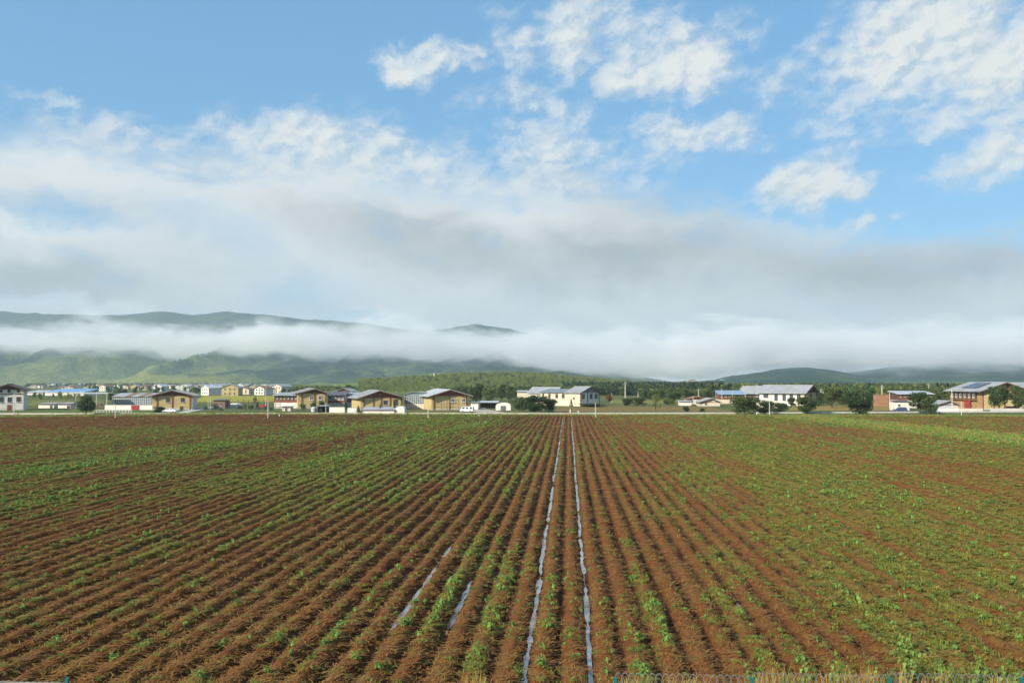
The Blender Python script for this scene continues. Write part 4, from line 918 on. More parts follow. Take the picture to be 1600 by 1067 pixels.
turned('farmhouse', 'dark-fronted barn with wide pale roof left of the tall-windowed house', 1196, 629.5, 613.5, 603.5, R(60), 13, 12, wall=M_wood, roof=M_roof, wallside=M_wood, gable=M_wood, o=1.4, swins_l=[(4, 4, 2.0, 2.0), (9, 4, 2.0, 2.0)])
wall_px('yard_wall', 'low cream yard wall before the tall-windowed house', 'wall', 1182, 1216, 638, 629.5, m=M_cream)
# twin dishes
for px, lb in ((1291.5, 'left one of two white satellite dishes'), (1296.5, 'right one of two white satellite dishes')):
    p = ground(px, 633.5); d = thing('satellite_dish', lb, 'dish', (p.x, p.y, 0)); b = MB(); n = 16
    for i in range(4):
        for j in range(n):
            t = 2 * math.pi * j / n; rr = .65 * (i + 1) / 4; b.v.append((rr * math.cos(t), .22 * (rr / .65) ** 2 * -1, 1.3 + rr * math.sin(t)))
    b.f += [(i * n + j, i * n + (j + 1) % n, (i + 1) * n + (j + 1) % n, (i + 1) * n + j) for i in range(3) for j in range(n)] + [tuple(range(n))]
    b.build('reflector', M_roofw, d); MB().tube((0, .08, -.05), (0, .08, 1.3), .06, .05, 6).build('mast', M_metal, d); MB().tube((0, -.02, 1.25), (0, -.6, 1.5), .02, .02, 5).build('feed_arm', M_metal, d)
# brick wall with real courses
def brick_wall(label, px0, px1, pyb, pyt):
    Y = ground((px0 + px1) / 2, pyb).y; x0 = onY(px0, pyb, Y)[0]; x1 = onY(px1, pyb, Y)[0]; h = onY(px0, pyt, Y)[1]; w = (x1 - x0) / 2
    r = thing('brick_building', label, 'building', ((x0 + x1) / 2, Y, 0))
    MB().box(-w + .02, w - .02, .03, 5, -.05, h).build('wall', M_brick, r)
    n = int(h / .5)
    for j in range(n): MB().box(-w, w, -.02, .027, j * h / n + .03, (j + 1) * h / n - .03).build('brick_course', M_brick, r)
    for xx in (-w * .98, 0, w * .98): MB().box(xx - .2, xx + .2, -.12, -.023, -.05, h + .1).build('pier', M_brick, r)
    MB().box(-w - .1, w + .1, -.1, 5.1, h + .103, h + .25).build('roof', M_rust, r)
brick_wall('red brick outbuilding behind two poles', 1371, 1404, 635, 617)
gallery_house('farmhouse', 'glazed gallery house with flat white roof behind the round roadside tree', 1404, 1458, 637, 625, 616, 611.5, 10, M_white, M_wood, M_roofw, nwin=8)
flat_shed('shed', 'small white shed before the glazed gallery house', 'shed', 1398, 1421, 641, 627.5, 5, M_white, M_roofd, tilt=.3, wins=[(1405, 633, 3, 3)])
car('dark blue car on the road left of the round tree', 1406, 644.4, R(181), M_carb, 'suv')
gh_px('workshop', 'white gabled workshop with grey roof left of the solar-roofed house', 'house', 1466, 1497, 640, 632, 1484, 626.5, 10, wall=M_roofw, roof=M_roof, o=.6, gable=None, wins=[])
wall_px('yard_wall', 'long low white wall below the white gabled workshop', 'wall', 1463, 1499, 644, 637.5)
wall_px('yard_wall', 'low pale wall at the foot of the solar-roofed house', 'wall', 1500, 1536, 643.2, 638.5, m=M_cream)
wall_px('yard_wall', 'low rubble wall under the right-edge trees', 'wall', 1548, 1600, 642.8, 638.5, m=M_conc)
big = gh_px('farmhouse', 'large farmhouse with solar panels on its pale roof at the right', 'house', 1535, 1605, 640.3, 609.5, 1570, 597.5, 27, wins=[(1548, 622, 6, 7), (1590, 622, 6, 7)], cols=[1536, 1553, 1570, 1587, 1604], wallside=M_orange, o=1.8, roof=M_roof, gable=M_redwood)
wv = 70 / FPX * ground(1570, 640.3).y / 2
MB().box(-wv - .6, -wv - .06, 3, 25, 3.6, 3.8).build('gallery_floor', M_redwood, big)
for i in range(7): MB().box(-wv - .6, -wv - .45, 3 + i * 3.6, 3.2 + i * 3.6, 3.803, 6.6).build('gallery_post', M_wood, big)
for i in range(6): window(big, 5 + i * 3.6, 5.2, 2.2, 1.8, 'l', -wv - .055, fm=M_frame)
d = MB().box(-wv - .14, -wv - .053, 8, 13, -.05, 3.2).build('door', M_red, big)
# solar panels on the left slope
ov = 1.8; Hh = onY(1570, 609.5, ground(1570, 640.3).y)[1]; Rr = onY(1570, 597.5, ground(1570, 640.3).y)[1] - Hh
for i in range(6):
    for j in range(2):
        xa_ = -wv * (.80 - .34 * j); xb_ = xa_ + wv * .32; zf = lambda x: Hh + Rr * (1 + x / wv) + .24
        ya_ = 7 + i * 2.1
        MB().poly([(xa_, ya_, zf(xa_)), (xb_, ya_, zf(xb_)), (xb_, ya_ + 2, zf(xb_)), (xa_, ya_ + 2, zf(xa_)), (xa_, ya_, zf(xa_) + .08), (xb_, ya_, zf(xb_) + .08), (xb_, ya_ + 2, zf(xb_) + .08), (xa_, ya_ + 2, zf(xa_) + .08)],
                  [(0, 3, 2, 1), (4, 5, 6, 7), (0, 1, 5, 4), (1, 2, 6, 5), (2, 3, 7, 6), (3, 0, 4, 7)]).build('solar_panel', M_solar, big)
gh_px('farmhouse', 'farmhouse with pale roof behind the solar-roofed house', 'house', 1592, 1660, 636, 607, 1622, 598, 24, o=1.5, roof=M_roof, wins=[(1610, 618, 6, 7)], gable=M_redwood)
pole('white standpipe pole with dish beside the solar-roofed house', 1488, 641.5, 608, .14)
# field poles and markers
for (px, b, t, lb) in ((22, 647.5, 614, 'pale pole in front of the white farmhouse'), (180, 655, 631.5, 'pale field pole in front of the white yard wall'), (418.5, 655.5, 624, 'pale field pole left of the gallery house'), (669, 656, 634.5, 'pale field pole in front of the arched sunroom'),
                       (930.5, 653, 629, 'pale field pole in front of the white gable'), (1202.5, 650.5, 622, 'pale field pole between the large roadside bushes'), (1502.5, 651.5, 627, 'pale field pole in front of the solar-roofed house')):
    pole(lb, px, b, t, .10, name='field_pole')
for (px, b, t, lb) in ((436.5, 652.5, 647.5, 'white marker post right of the pole by the gallery house'), (748, 652.8, 648.5, 'white marker post before the dirt track'), (1250, 651.8, 648, 'white marker post on the grassy strip at right'), (891, 646.5, 639.5, 'white roadside post at the end of the wet furrows'), (903.5, 645.8, 641.5, 'thin roadside post right of the wet furrows'), (1182.5, 648.5, 644, 'white marker post under the large roadside bush')):
    pole(lb, px, b, t, .16, name='marker_post', cat='post', mt=M_white)
for (px, b, t, r, a, lb) in ((977, 623, 597.5, .25, 1, 'tall concrete power pole right of the rust-leaved tree'), (997, 621, 610, .2, 1, 'short power pole left of the yellow-green tree'), (1003, 622, 615, .14, 0, 'stubby pole beside the short power pole'), (956, 629, 614, .1, 0, 'slim pole beside the rust-leaved tree'),
                             (1091.5, 627, 608, .16, 1, 'power pole rising behind the low white cottage'), (1118.5, 625, 612, .14, 0, 'slim pole left of the blue-roofed gallery house'), (1083, 633, 619, .1, 0, 'thin pole in front of the low white cottage'), (1144.5, 633, 610, .1, 1, 'power pole before the blue-roofed gallery house'), (1164.5, 632, 610, .1, 0, 'slim pole at the right end of the blue roof'),
                             (1183, 631, 600, .1, 1, 'power pole before the dark-fronted barn'), (1199, 632, 610, .1, 0, 'slim pole between the barn and the tall-windowed house'), (1283, 630, 607.5, .16, 1, 'left power pole right of the dark gable'), (1286.5, 629, 611, .14, 0, 'right slim pole near the dark gable'), (1128, 631, 607, .1, 0, 'slim pole at the left end of the blue roof'),
                             (1378.5, 630, 602, .22, 2, 'tall power pole in front of the brick outbuilding'), (1390.5, 636, 610, .13, 1, 'lamp-topped pole right of the tall power pole'), (1451.5, 626, 600, .14, 1, 'power pole behind the flat white roof'), (1470, 628, 613, .14, 0, 'white chimney-like pole above the workshop'), (1466, 625, 609, .1, 1, 'slim power pole left of the workshop'),
                             (509, 644, 629, .07, 0, 'slim white pole at the right side of the carport')):
    pole(lb, px, b, t, r, a)
# radio mast on the wooded rise
pm_ = ground(678, 604.5); Yd = 1230; xm = onY(678, 596, Yd)[0]; zb = float(rise_h(np.array([xm]), np.array([Yd]))[0]); ztop = onY(678, 583, Yd)[1]
ms = thing('radio_mast', 'white lattice radio mast on the wooded rise', 'mast', (xm, Yd, zb - .2)); hm = ztop - zb
for i, (sx, sy) in enumerate(((-1, -1), (1, -1), (1, 1), (-1, 1))): MB().tube((sx * 1.0, sy * 1.0, 0), (sx * .45, sy * .45, hm), .16, .12, 5).build('leg', M_white, ms)
for k in range(8):
    z0 = hm * k / 8; z1 = hm * (k + 1) / 8; w0 = 1.0 - .55 * k / 8; w1 = 1.0 - .55 * (k + 1) / 8
    MB().tube((-w0, -w0, z0), (w1, -w1, z1), .08, .08, 4).tube((w0, -w0, z0), (-w1, -w1, z1), .08, .08, 4).tube((-w1, -w1, z1), (w1, -w1, z1), .08, .08, 4).build('brace', M_white, ms)
for s in (-1, 1): MB().box(s * .6 - .3, s * .6 + .3, -.7, -.5, hm - 2.5, hm - .4).build('antenna', M_white, ms)

# ------------------------------------------------------------------ far village at the foot of the mountain
def far_proto(wm, rm, W_, L, H, Rr):
    w = MB().prism_y([(-W_ / 2, -.3), (W_ / 2, -.3), (W_ / 2, H), (0, H + Rr), (-W_ / 2, H)], 0, L).mesh('wall', wm)
    rf = MB()
    for s in (-1, 1):
        q = [(0, H + Rr + .05), (s * (W_ / 2 + .8), H - .3), (s * (W_ / 2 + .8), H), (0, H + Rr + .4)]
        rf.prism_y(q if s > 0 else q[::-1], -.8, L + .8)
    wn_ = [MB().box(x - .6, x + .6, -.1, -.01, z - .7, z + .7) for x in (-W_ * .28, 0, W_ * .28) for z in (1.6, H - 1.3)]
    return w, rf.mesh('roof', rm), [b.mesh('window', M_glass) for b in wn_]
FP = [far_proto(M_white, M_roofw, 11, 14, 6, 2.2), far_proto(M_cream, M_roof, 12, 16, 6.5, 2.4), far_proto(M_white, M_rust, 10, 12, 5.5, 2), far_proto(M_yellow, M_roof, 13, 17, 6.5, 2.5), far_proto(M_white, M_roof, 16, 12, 7.5, 1.5), far_proto(M_cream, M_rust, 14, 10, 4.5, 1.6)]
def far_house(x, y, k, rz, label, group=None, wins=True, s=1.0, z=0.0, name='village_house'):
    t = thing(name, label, 'house', (x, y, z), rz, group); t.scale = (s, s, s)
    w, rf, wn_ = FP[k]; link('wall', w, t); link('roof', rf, t)
    if wins:
        for m_ in wn_: link('window', m_, t)
    return t
for i in range(110):
    px = 45 + 295 * ((i * 0.618034) % 1.0) + random.uniform(-3, 3); py = random.uniform(603.4, 607.2) + 1.4 * (px > 190) * random.random()
    p = ground(px, py)
    k = random.choice([0, 1, 2, 5, 1, 5, 2, 3])
    look = {0: 'tiny white village house with pale roof', 1: 'tiny cream village house with grey roof', 2: 'tiny white village house with rusty roof', 3: 'tiny yellow village house', 5: 'long cream village house with rusty roof'}[k]
    where = 'far beyond the blue-roofed shed' if px < 135 else 'far beyond the white canopy' if px < 180 else 'far beyond the grid-glazed sunroom' if px < 240 else 'far beyond the yellow columned house' if px < 305 else 'at the right end of the far village'
    far_house(p.x, p.y, k, random.uniform(-.8, .8), look + ' ' + where, 'far village houses', False, random.uniform(.45, .85))
for (px, py, k, rz, lb) in ((320, 617.5, 0, -.6, 'white-walled village house left of the far yellow house'), (338, 616.8, 4, .3, 'wide white village house before the dark-roofed ones'), (359, 618.3, 3, .15, 'yellow village house with grey roof above the timber hut'), (341, 612, 1, -.7, 'grey-roofed village house behind the wide white one'),
                            (367, 611.5, 2, .6, 'rust-roofed village house behind the far yellow house'), (385, 613.4, 0, -.3, 'white village house above the yellow crop field'), (397, 612.6, 2, .4, 'rusty-roofed house at the right of the far village'), (411, 614, 4, .1, 'wide white house at the village end by the slim pole'), (424, 612.5, 0, -.4, 'last white village house before the wooded rise'), (301, 613.5, 0, .5, 'white village house right of the yellow gable roof'),
                            (352, 609, 0, .5, 'small white house at the back of the nearer village'), (374, 609, 1, -.3, 'small cream house at the back of the nearer village'), (287, 611, 4, .3, 'wide pale village house above the yellow house roof'), (246, 611.5, 0, -.2, 'pale village house above the glazed sunroom roof'), (330, 614.5, 5, .2, 'long cream house among the nearer village left part'), (349, 613.5, 2, -.5, 'rust-roofed white house above the timber hut'), (378, 616, 5, -.2, 'long cream house at the edge of the yellow crop'), (392, 615.5, 1, .4, 'grey-roofed cream house at the edge of the yellow crop'), (405, 617, 2, -.3, 'rust-roofed white house behind the drying racks'), (418, 616.5, 5, .3, 'long cream house behind the slim tall pole'), (432, 614.5, 1, -.4, 'cream house rising above the gallery house roof'), (446, 612.5, 5, .2, 'long low cream house beyond the gallery house roof'), (222, 609.5, 5, .1, 'long cream house just above the sunroom roof'), (160, 611.5, 2, -.3, 'rust-roofed white house seen through the white canopy'), (105, 611, 5, .2, 'long cream house just above the blue shed roof')):
    p = ground(px, py); far_house(p.x, p.y, k, rz, lb, 'nearer village houses', True, .92)
for (px, py, lb) in ((458, 600.8, 'tiny white building on the mountain foot meadow'), (1082, 601.5, 'brick building half hidden at the far wood edge'), (1133, 601.5, 'white far building above the blue-roofed house')):
    p = ground(px, py); far_house(p.x, p.y, 3 if 'brick' in lb else 0, .3, lb, None, False, 2.2)

# ------------------------------------------------------------------ mesh fence along the bottom of the view
YF = 25.2
def zfence(px, py): return onY(px, py, YF)[1]
fx = lambda px: onY(px, 1058, YF)[0]
fence = thing('mesh_fence', 'looped wire fence with teal posts along the near field edge', 'fence', (fx(1175), YF, 0))
loop = MB(); prev = None; zc = 1.0; nl = 9
def loop_mesh(h):
    b = MB(); w = .125; pts = [(-w, 0, 0)] + [(w * math.cos(t), 0, h - w * 1.4 + 1.4 * w * math.sin(t)) for t in [math.pi * (1 - i / nl) for i in range(nl + 1)]] + [(w, 0, 0)]
    for p, q in zip(pts, pts[1:]): b.tube(p, q, .0075, .0075, 4, False)
    return b.mesh('wire_loop', M_wire)
LOOP = loop_mesh(1.0)
posts_px = [-60, 105, 320, 534, 747, 961, 1175, 1389.5, 1597, 1810]
for i, px in enumerate(posts_px):
    top = 1060 if (px > 950 or px < 120) else 1074
    zt = zfence(px, top); x = fx(px) - fence.location.x
    MB().box(x - .045, x + .045, -.04, .04, -.1, zt).build('post', M_teal, fence); MB().box(x - .055, x + .055, -.05, .05, zt + .002, zt + .03).build('post_cap', M_teal, fence)
    if i + 1 < len(posts_px):
        x2 = fx(posts_px[i + 1]) - fence.location.x; up = px > 950 or px < 100; ztl = zfence(px, 1051 if px > 950 else 1062 if px < 100 else 1076); n = int((x2 - x) / .185)
        for j in range(n):
            if not up: continue
            o = link('wire_loop', LOOP, fence, (x + (x2 - x) * (j + .5) / n, .045 + .01 * (j % 2), 0)); o.scale = (1, 1, ztl)
        for z in (.25, .8, 1.3, ztl - .28):
            MB().tube((x + .05, .03, z), (x2 - .05, .03, z), .008, .008, 5).build('line_wire', M_wire, fence)

# ------------------------------------------------------------------ ground cover (scattered)
def leaf_blade(b, base, direction, length, width, lift, droop):
    d = Vector(direction).normalized(); s = Vector((-d.y, d.x, 0)); p0 = Vector(base); p1 = p0 + d * length * .5 + Vector((0, 0, lift)); p2 = p0 + d * length + Vector((0, 0, lift - droop))
    b.poly([p0 - s * width * .2, p0 + s * width * .2, p1 + s * width * .5, p1 - s * width * .5, p2 + s * width * .12, p2 - s * width * .12], [(0, 1, 2, 3), (3, 2, 4, 5)])
def proto_weed(seed, nleaf, rad, h, width):
    rr = random.Random(seed); b = MB()
    for i in range(nleaf):
        a = i * 2.4 + rr.uniform(-.4, .4); r0 = rr.uniform(0, rad * .5); z = rr.uniform(0, h)
        leaf_blade(b, (math.cos(a + 1) * r0, math.sin(a + 1) * r0, z * .6), (math.cos(a), math.sin(a)) + (0,), rr.uniform(.5, 1) * rad, width * rr.uniform(.7, 1.3), rr.uniform(.25, .9) * h, rr.uniform(0, .6) * h)
    return b
def proto_obj(name, b, m): return bpy.data.objects.new(name, b.mesh(name, m))
def proto_straw(seed, n, rad):
    rr = random.Random(seed); b = MB()
    for i in range(n):
        a = rr.uniform(0, 6.28); x, y = rr.uniform(-rad, rad), rr.uniform(-rad, rad); L = rr.uniform(.10, .30); w = rr.uniform(.010, .022); z = rr.uniform(.01, .035); d = Vector((math.cos(a), math.sin(a), rr.uniform(-.15, .28))).normalized() * L; s = Vector((-math.sin(a), math.cos(a), 0)) * w
        p = Vector((x, y, z)); b.poly([p - s, p + s, p + d + s * .4, p + d - s * .4], [(0, 1, 2, 3)])
    return b
def proto_grass(seed, n, rad, h):
    rr = random.Random(seed); b = MB()
    for i in range(n):
        a = rr.uniform(0, 6.28); x, y = rr.uniform(-rad, rad), rr.uniform(-rad, rad)
        leaf_blade(b, (x, y, 0), (math.cos(a), math.sin(a), 0), rr.uniform(.1, .35) * h, .02, rr.uniform(.6, 1) * h, rr.uniform(-.25, .1) * h)
    return b
def scatter(name, P, rz, sc, which, protos, label, cat):
    me = bpy.data.meshes.new(name); me.vertices.add(len(P)); me.vertices.foreach_set('co', np.asarray(P, np.float32).ravel())
    for an, dt, val in (('rz', 'FLOAT', rz), ('sc', 'FLOAT_VECTOR', sc), ('which', 'INT', which)):
        a = me.attributes.new(an, dt, 'POINT'); a.data.foreach_set('vector' if dt == 'FLOAT_VECTOR' else 'value', np.asarray(val, np.int32 if dt == 'INT' else np.float32).ravel())
    o = tag(link(name, me), label, cat, kind='stuff')
    ng = bpy.data.node_groups.new(name + '_nodes', 'GeometryNodeTree'); ng.is_modifier = True
    ng.interface.new_socket('Geometry', in_out='INPUT', socket_type='NodeSocketGeometry'); ng.interface.new_socket('Geometry', in_out='OUTPUT', socket_type='NodeSocketGeometry')
    gi = ng.nodes.new('NodeGroupInput'); go = ng.nodes.new('NodeGroupOutput'); jn = ng.nodes.new('GeometryNodeJoinGeometry')
    def attr(nm, dt): n = ng.nodes.new('GeometryNodeInputNamedAttribute'); n.data_type = dt; n.inputs[0].default_value = nm; return n.outputs[0]
    ra, sa, wa = attr('rz', 'FLOAT'), attr('sc', 'FLOAT_VECTOR'), attr('which', 'INT')
    cx = ng.nodes.new('ShaderNodeCombineXYZ'); ng.links.new(ra, cx.inputs[2])
    for i, pr in enumerate(protos):
        oi = ng.nodes.new('GeometryNodeObjectInfo'); oi.inputs['Object'].default_value = pr; oi.inputs['As Instance'].default_value = True
        cmp = ng.nodes.new('FunctionNodeCompare'); cmp.data_type = 'INT'; cmp.operation = 'EQUAL'; ng.links.new(wa, cmp.inputs[2]); cmp.inputs[3].default_value = i
        ip = ng.nodes.new('GeometryNodeInstanceOnPoints'); ng.links.new(gi.outputs[0], ip.inputs['Points']); ng.links.new(cmp.outputs[0], ip.inputs['Selection'])
        ng.links.new(oi.outputs['Geometry'], ip.inputs['Instance']); ng.links.new(cx.outputs[0], ip.inputs['Rotation']); ng.links.new(sa, ip.inputs['Scale']); ng.links.new(ip.outputs[0], jn.inputs[0])
    ng.links.new(jn.outputs[0], go.inputs[0])
    md = o.modifiers.new('scatter', 'NODES'); md.node_group = ng
    return o
def wedge(n, y0, y1):                # density per square metre falls off as the plants shrink in view
    y = (math.sqrt(y0) + (math.sqrt(y1) - math.sqrt(y0)) * rng.uniform(0, 1, n)) ** 2
    x = rng.uniform(-0.69, 0.52, n) * y + rng.uniform(-4, 4, n)
    return x, y
def on_field(x, y, keep):
    ok = keep & (y < yedge(x)); x, y = x[ok], y[ok]
    return x, y
pw = [proto_obj('weed_a', proto_weed(1, 24, .22, .13, .06), M_weed), proto_obj('weed_b', proto_weed(2, 30, .34, .10, .055), M_weed), proto_obj('weed_c', proto_weed(3, 18, .17, .22, .09), M_weedb), proto_obj('weed_d', proto_grass(4, 16, .2, .22), M_weed)]
n = 150000
x, y = wedge(260000, 23, 262)
# lean towards ridge flanks and rows, where weeds grow
u = (x - X0) / ROW; ph = np.abs(u - np.round(u)); gdens = green(x, y)
clump = fbm(x * 1.1, y * .5, 91, 3)
prob = np.clip((gdens - 0.20) * 1.1 + (clump - .5) * 1.9, 0.045, 0.85) * np.where(ph < .17, .22, 1.0)
keep = rng.uniform(0, 1, len(x)) < prob
x, y = on_field(x, y, keep); z = field_h(x, y) - .02
s = rng.uniform(.55, 1.25, len(x)) * (.8 + .5 * sstep(y, 50, 200)) * (.75 + .5 * green(x, y))
bright_ = fbm(x * .12, y * .05, 61, 3) + .35 * (fbm(x * 1.1, y * .5, 91, 3) - .5)
wh = np.where((strips(x, y) > rng.uniform(.5, 2.4, len(x))) | ((bright_ > .66) & (rng.uniform(0, 1, len(x)) < .25)) | (rng.uniform(0, 1, len(x)) < .05), 2, rng.choice([0, 1, 1, 3], len(x)))
scatter('field_weeds', np.stack([x, y, z], 1), rng.uniform(0, 6.28, len(x)), np.stack([s, s, s * rng.uniform(.7, 1.2, len(x))], 1), wh, pw, 'low green weeds growing along the ridges of the field', 'weeds')
ps = [proto_obj('straw_a', proto_straw(5, 12, .26), M_straw), proto_obj('straw_b', proto_straw(6, 9, .2), M_straw)]
x, y = wedge(150000, 23, 262); u = (x + row_wobble(x, y) - X0) / ROW; ph = np.abs(u - np.round(u))
x, y = on_field(x, y, (rng.uniform(0, 1, len(x)) < np.where(ph < .19, .03, .9) * (1 - .5 * np.clip(green(x, y) * 1.3, 0, 1))))
s = rng.uniform(.7, 1.3, len(x)) * (.9 + 1.0 * sstep(y, 40, 200))
scatter('dry_straw', np.stack([x, y, field_h(x, y) - .01], 1), rng.uniform(0, 6.28, len(x)), np.stack([s, s, s], 1), rng.integers(0, 2, len(x)), ps, 'brown withered straw covering the field ridges', 'straw')
# tall dry grass behind the fence
pg = [proto_obj('tuft_a', proto_grass(8, 60, .22, 1.0), M_drygrass), proto_obj('tuft_b', proto_grass(9, 30, .2, 1.0), M_weed)]
px = np.concatenate([rng.normal(1215, 16, 16), rng.normal(1335, 16, 14), rng.normal(1490, 25, 8), rng.uniform(1180, 1640, 22), rng.uniform(730, 760, 6), rng.uniform(290, 340, 6), rng.uniform(960, 1100, 12)]); yy = rng.uniform(25.6, 27.4, len(px))
xx = np.array([onY(a, 1050, b)[0] for a, b in zip(px, yy)]); hz = rng.uniform(.95, 1.0, len(px)) * np.array([max(.3, onY(a, 1052, b)[1]) for a, b in zip(px, yy)]) * np.where(px > 1100, rng.uniform(.6, 1.02, len(px)), .8)
scatter('tall_grass', np.stack([xx, yy, np.full(len(xx), .05)], 1), rng.uniform(0, 6.28, len(xx)), np.stack([np.full(len(xx), 1.0), np.full(len(xx), 1.0), hz], 1), (rng.uniform(0, 1, len(xx)) < .4).astype(int), pg, 'tall dry yellow grass standing behind the wire fence', 'grass')
# verge between field and road
x = rng.uniform(-190, 140, 9000); y = yedge(x) + rng.uniform(-1, 16, len(x)); s = rng.uniform(.8, 2.0, len(x))
pv = [proto_obj('verge_a', proto_grass(12, 20, .3, .4), M_weed), proto_obj('verge_b', proto_weed(13, 16, .35, .3, .12), M_weedb), proto_obj('verge_c', proto_grass(14, 20, .3, .45), M_drygrass)]
x = np.concatenate([x, rng.uniform(50, 95, 30000)]); y = np.concatenate([y, rng.uniform(135, 258, 30000)]); s = np.concatenate([s, rng.uniform(.8, 1.4, 30000)])
ok = (y < 268) & ((y > yedge(x) - 1.5) | (np.exp(-((x - 71 + (y - 180) * 0.10) / 8.0) ** 2) > rng.uniform(.15, 1.0, len(x)))); x, y, s = x[ok], y[ok], s[ok]
scatter('verge_grass', np.stack([x, y, np.where(y < yedge(x), field_h(x, y) - .03, -.06)], 1), rng.uniform(0, 6.28, len(x)), np.stack([s, s, s], 1), rng.choice([0, 0, 1, 1, 2], len(x)), pv, 'rough grass on the verge between field and road', 'grass')

# individual tall weeds near the fence
WEEDM = []
for sd in range(3):
    rr = random.Random(40 + sd); b = MB(); st = MB()
    for kx in range(4):
        a = kx * 1.9 + sd; bx, by = math.cos(a) * .18, math.sin(a) * .18; hh_ = rr.uniform(.75, 1.0)
        st.tube((bx * .3, by * .3, -.05), (bx, by, hh_), .014, .007, 5, False)
        for q in range(11):
            t = .12 + .88 * q / 10; aa = q * 2.4 + kx; L = .26 * (1.15 - t * .7)
            leaf_blade(b, (bx * (.3 + .7 * t), by * (.3 + .7 * t), hh_ * t), (math.cos(aa), math.sin(aa), 0), L, L * .75, .05, .09)
    WEEDM.append((b.mesh('leaves', M_weedb), st.mesh('stem', M_weed)))
for i, (px, yd, pyt, lb) in enumerate(((1174, 27.5, 1033, 'leafy weed rising behind the second teal fence post from left'), (1262, 28, 1034, 'leafy weed between the second and third teal posts'), (1305, 28.5, 1028, 'branching weed left of the third teal post'), (1418, 29.5, 1016, 'tall pale-green weed right of the third teal post'),
        (1360, 28.5, 1042, 'low leafy weed close left of the third teal post'), (1475, 29, 1028, 'broad-leaved weed between the third and fourth teal posts'), (1533, 29.5, 1024, 'large round-leaved weed near the right bottom corner'), (1575, 28, 1040, 'yellowish weed close to the right bottom corner'), (1412, 33, 985, 'upright weed on the ridge above the tall pale-green one'),
        (312, 28.5, 1042, 'broad yellow-green weed at the bottom left third'), (345, 32.5, 1030, 'tall single weed with spreading leaves at the bottom left'), (180, 30.5, 1040, 'bushy weed near the left bottom corner'), (555, 31, 1025, 'leafy clump below the left puddle'), (630, 35, 985, 'round leafy clump at the near end of the left puddle'), (845, 30.5, 1030, 'bright weed between the two wet furrows'), (810, 30, 1040, 'small weed on the edge of the left wet furrow'))):
    x, z = onY(px, pyt, yd); g0 = float(field_h(np.array([x]), np.array([yd]))[0]); h = max(.35, min(1.6, z - g0))
    t = thing('weed_plant', lb, 'weed', (x, yd, g0), i * 1.3); t.scale = (.55 + .45 * h, .55 + .45 * h, h)
    l, s_ = WEEDM[i % 3]; link('leaves', l, t); link('stem', s_, t)

# ------------------------------------------------------------------ woods behind the hamlet
def forest_proto(kind, mt, nleaf, size, seed):
    rnd = np.random.default_rng(seed); V, F = leaf_quads(crown_points(nleaf, rnd, kind), size, rnd, aspect=.8)
    return bpy.data.objects.new('wood_' + kind, np_mesh('wood_' + kind, V, F, mt, False))
fp = [forest_proto('round', M_leaf, 420, .06, 1), forest_proto('round', M_leafd, 420, .06, 2), forest_proto('cone', M_needle, 300, .07, 3), forest_proto('tall', M_leafy, 380, .06, 4), forest_proto('bush', M_leafy, 380, .06, 5)]
pts, scs, whs = [], [], []
def wood(px0, px1, d0, d1, n, kinds, h0, h1, zfun=None, wr=(.7, 1.0)):
    a = rng.uniform(px0, px1, n); d = rng.uniform(d0, d1, n); az = np.arctan((a - 800) / FPX) - YAW; dd = d / np.cos(az + YAW); X = dd * np.sin(az); Y_ = dd * np.cos(az)
    Z = zfun(X, Y_) if zfun else np.zeros(n); h = rng.uniform(h0, h1, n) * (np.clip(.25 + Z / 10, .25, 1) if zfun else 1); w = h * rng.uniform(*wr, n)
    pts.append(np.stack([X, Y_, Z - .2], 1)); scs.append(np.stack([w, w, h], 1)); whs.append(rng.choice(kinds, n))
wood(560, 985, 830, 1520, 5200, [3, 4, 4, 3, 4, 3, 0], 4, 7.5, lambda a, b: np.maximum(rise_h(a, b), 0))
wood(430, 600, 900, 1700, 900, [0, 3, 4], 3, 6)
wood(900, 1120, 650, 1300, 1700, [0, 1, 1, 2, 2], 6, 9.5)
wood(880, 1130, 1000, 1700, 1500, [1, 2, 2], 8, 11)
wood(1110, 1680, 620, 1300, 2600, [0, 1, 1, 2, 3], 6, 9.5)
wood(1270, 1480, 430, 640, 260, [0, 0, 1, 3], 5, 8)
wood(690, 905, 560, 800, 420, [0, 0, 3, 1], 5, 8)
wood(1000, 1110, 480, 640, 120, [0, 1], 4, 7)
wood(140, 560, 700, 1100, 130, [0, 1, 3], 4, 7)
wood(40, 430, 1500, 2600, 650, [0, 3, 1], 5, 9)
wood(-60, 130, 480, 640, 40, [0, 3, 4], 2, 4)
P = np.concatenate(pts); n = len(P)
scatter('woodland', P, rng.uniform(0, 6.28, n), np.concatenate(scs), np.concatenate(whs), fp, 'far woodland covering the plain and the low rise', 'woodland')

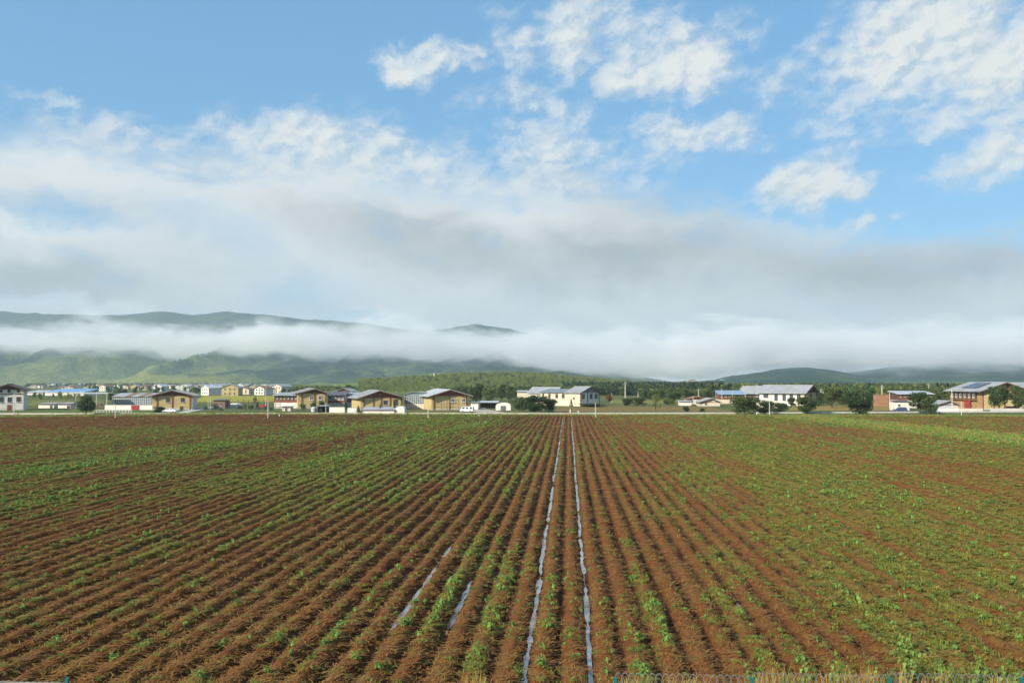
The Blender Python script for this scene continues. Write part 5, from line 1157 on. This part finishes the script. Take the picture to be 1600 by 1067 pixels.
# ------------------------------------------------------------------ fog banks and haze
def fog(name, label, prof, d0, d1, dens, nscale, seed, ragged=0.5):
    """prof: photo column, lower and upper edge of the bank there; stands between the distances d0 and d1"""
    dm = (d0 + d1) / 2; pr_ = []
    for px, yb, yt in prof: pr_.append((math.tan(math.atan((px - 800) / FPX) - YAW) * dm, (597 - yb) / FPX * dm + CAMH, (597 - yt) / FPX * dm + CAMH))
    xa, xb = pr_[0][0], pr_[-1][0]; zlo = min(p[1] for p in pr_) - 45; zhi = max(p[2] for p in pr_) + 70
    b = MB().box(xa, xb, d0, d1, max(zlo, 12), zhi); m = bpy.data.materials.new(name + '_volume'); m.use_nodes = True; t = m.node_tree; t.nodes.clear(); N = NT(t)
    p = N.n('ShaderNodeNewGeometry').outputs['Position']; s_ = N.n('ShaderNodeSeparateXYZ'); N.put(s_.inputs[0], p)
    q = N.v('ADD', N.v('MULTIPLY', p, (.6, .5, 1.5)), (seed * 1000, 0, 0))
    nn = N.m('ADD', N.m('MULTIPLY', N.noise(q, nscale, 3, .6, .4), .5), N.m('MULTIPLY', N.noise(q, nscale * 2.6, 4, .65, .3), .5)); n2 = N.noise(N.v('ADD', N.v('MULTIPLY', p, (1, .6, 0)), (seed * 700, 0, 0)), nscale * .5, 3, .6)
    xn = N.lin(s_.outputs[0], xa, xb)
    zb = N.m('MULTIPLY', N.ramp(xn, [((x - xa) / (xb - xa), lo / 600) for x, lo, hi in pr_]), 600)
    zt = N.m('MULTIPLY', N.ramp(xn, [((x - xa) / (xb - xa), hi / 600) for x, lo, hi in pr_]), 600)
    wob = N.m('MULTIPLY', N.m('SUBTRACT', n2, .5), 170 * ragged)
    zz = N.m('SUBTRACT', s_.outputs[2], wob)
    up = N.m('DIVIDE', N.m('SUBTRACT', zz, zb), 45.0); dn_ = N.m('DIVIDE', N.m('SUBTRACT', zt, zz), 95.0)
    e = N.m('MINIMUM', N.m('MINIMUM', up, dn_), 1.0)
    f = N.ss(N.m('ADD', e, N.m('MULTIPLY', N.m('SUBTRACT', nn, .5), 7.0)), 0.0, 1.2)
    ex = N.m('MULTIPLY', N.ss(s_.outputs[0], xa, xa + 250), N.ss(s_.outputs[0], xb, xb - 450))
    ey = N.m('MULTIPLY', N.ss(s_.outputs[1], d0, d0 + (d1 - d0) * .3), N.ss(s_.outputs[1], d1, d1 - (d1 - d0) * .2))
    ez = N.m('MULTIPLY', N.ss(s_.outputs[2], max(zlo, 12), max(zlo, 12) + 25), N.ss(s_.outputs[2], zhi, zhi - 40))
    dn = N.m('MULTIPLY', N.m('MULTIPLY', f, ez), N.m('MULTIPLY', N.m('MULTIPLY', ex, ey), dens))
    pv_ = N.n('ShaderNodeVolumePrincipled'); pv_.inputs['Color'].default_value = (.985, .99, 1, 1); pv_.inputs['Anisotropy'].default_value = 0.0; N.put(pv_.inputs['Density'], dn)
    o_ = N.n('ShaderNodeOutputMaterial'); t.links.new(pv_.outputs[0], o_.inputs['Volume'])
    return tag(b.build(name, m), label, 'fog', kind='stuff')
fog('fog_bank', 'white fog bank lying along the mountain side', [(-330, 561, 508), (0, 562, 507), (150, 560, 510), (300, 561, 511), (430, 556, 509), (540, 563, 504), (600, 567, 496), (650, 570, 500), (690, 572, 511), (750, 574, 514), (800, 580, 512), (900, 590, 520), (1000, 594, 528), (1180, 594, 540)], 3500, 4700, 0.0065, .0045, 1)
fog('fog_bank', 'grey cloud lying on the hill tops at right', [(1000, 588, 520), (1100, 590, 515), (1180, 584, 515), (1260, 578, 515), (1330, 582, 515), (1420, 578, 512), (1520, 575, 510), (1650, 572, 505), (1850, 570, 500)], 3000, 4500, 0.0065, .0035, 2, .35)
hz_ = MB().box(-9000, 9000, -300, 9000, -1.2, 640)
hm_ = bpy.data.materials.new('haze_air'); hm_.use_nodes = True; t = hm_.node_tree; t.nodes.clear(); N = NT(t)
pv_ = N.n('ShaderNodeVolumePrincipled'); pv_.inputs['Color'].default_value = (.68, .86, 1, 1); pv_.inputs['Density'].default_value = 1.0e-4; pv_.inputs['Anisotropy'].default_value = 0.2
o_ = N.n('ShaderNodeOutputMaterial'); t.links.new(pv_.outputs[0], o_.inputs['Volume'])
tag(hz_.build('haze', hm_), 'thin blue haze filling the valley air', 'haze', kind='stuff')
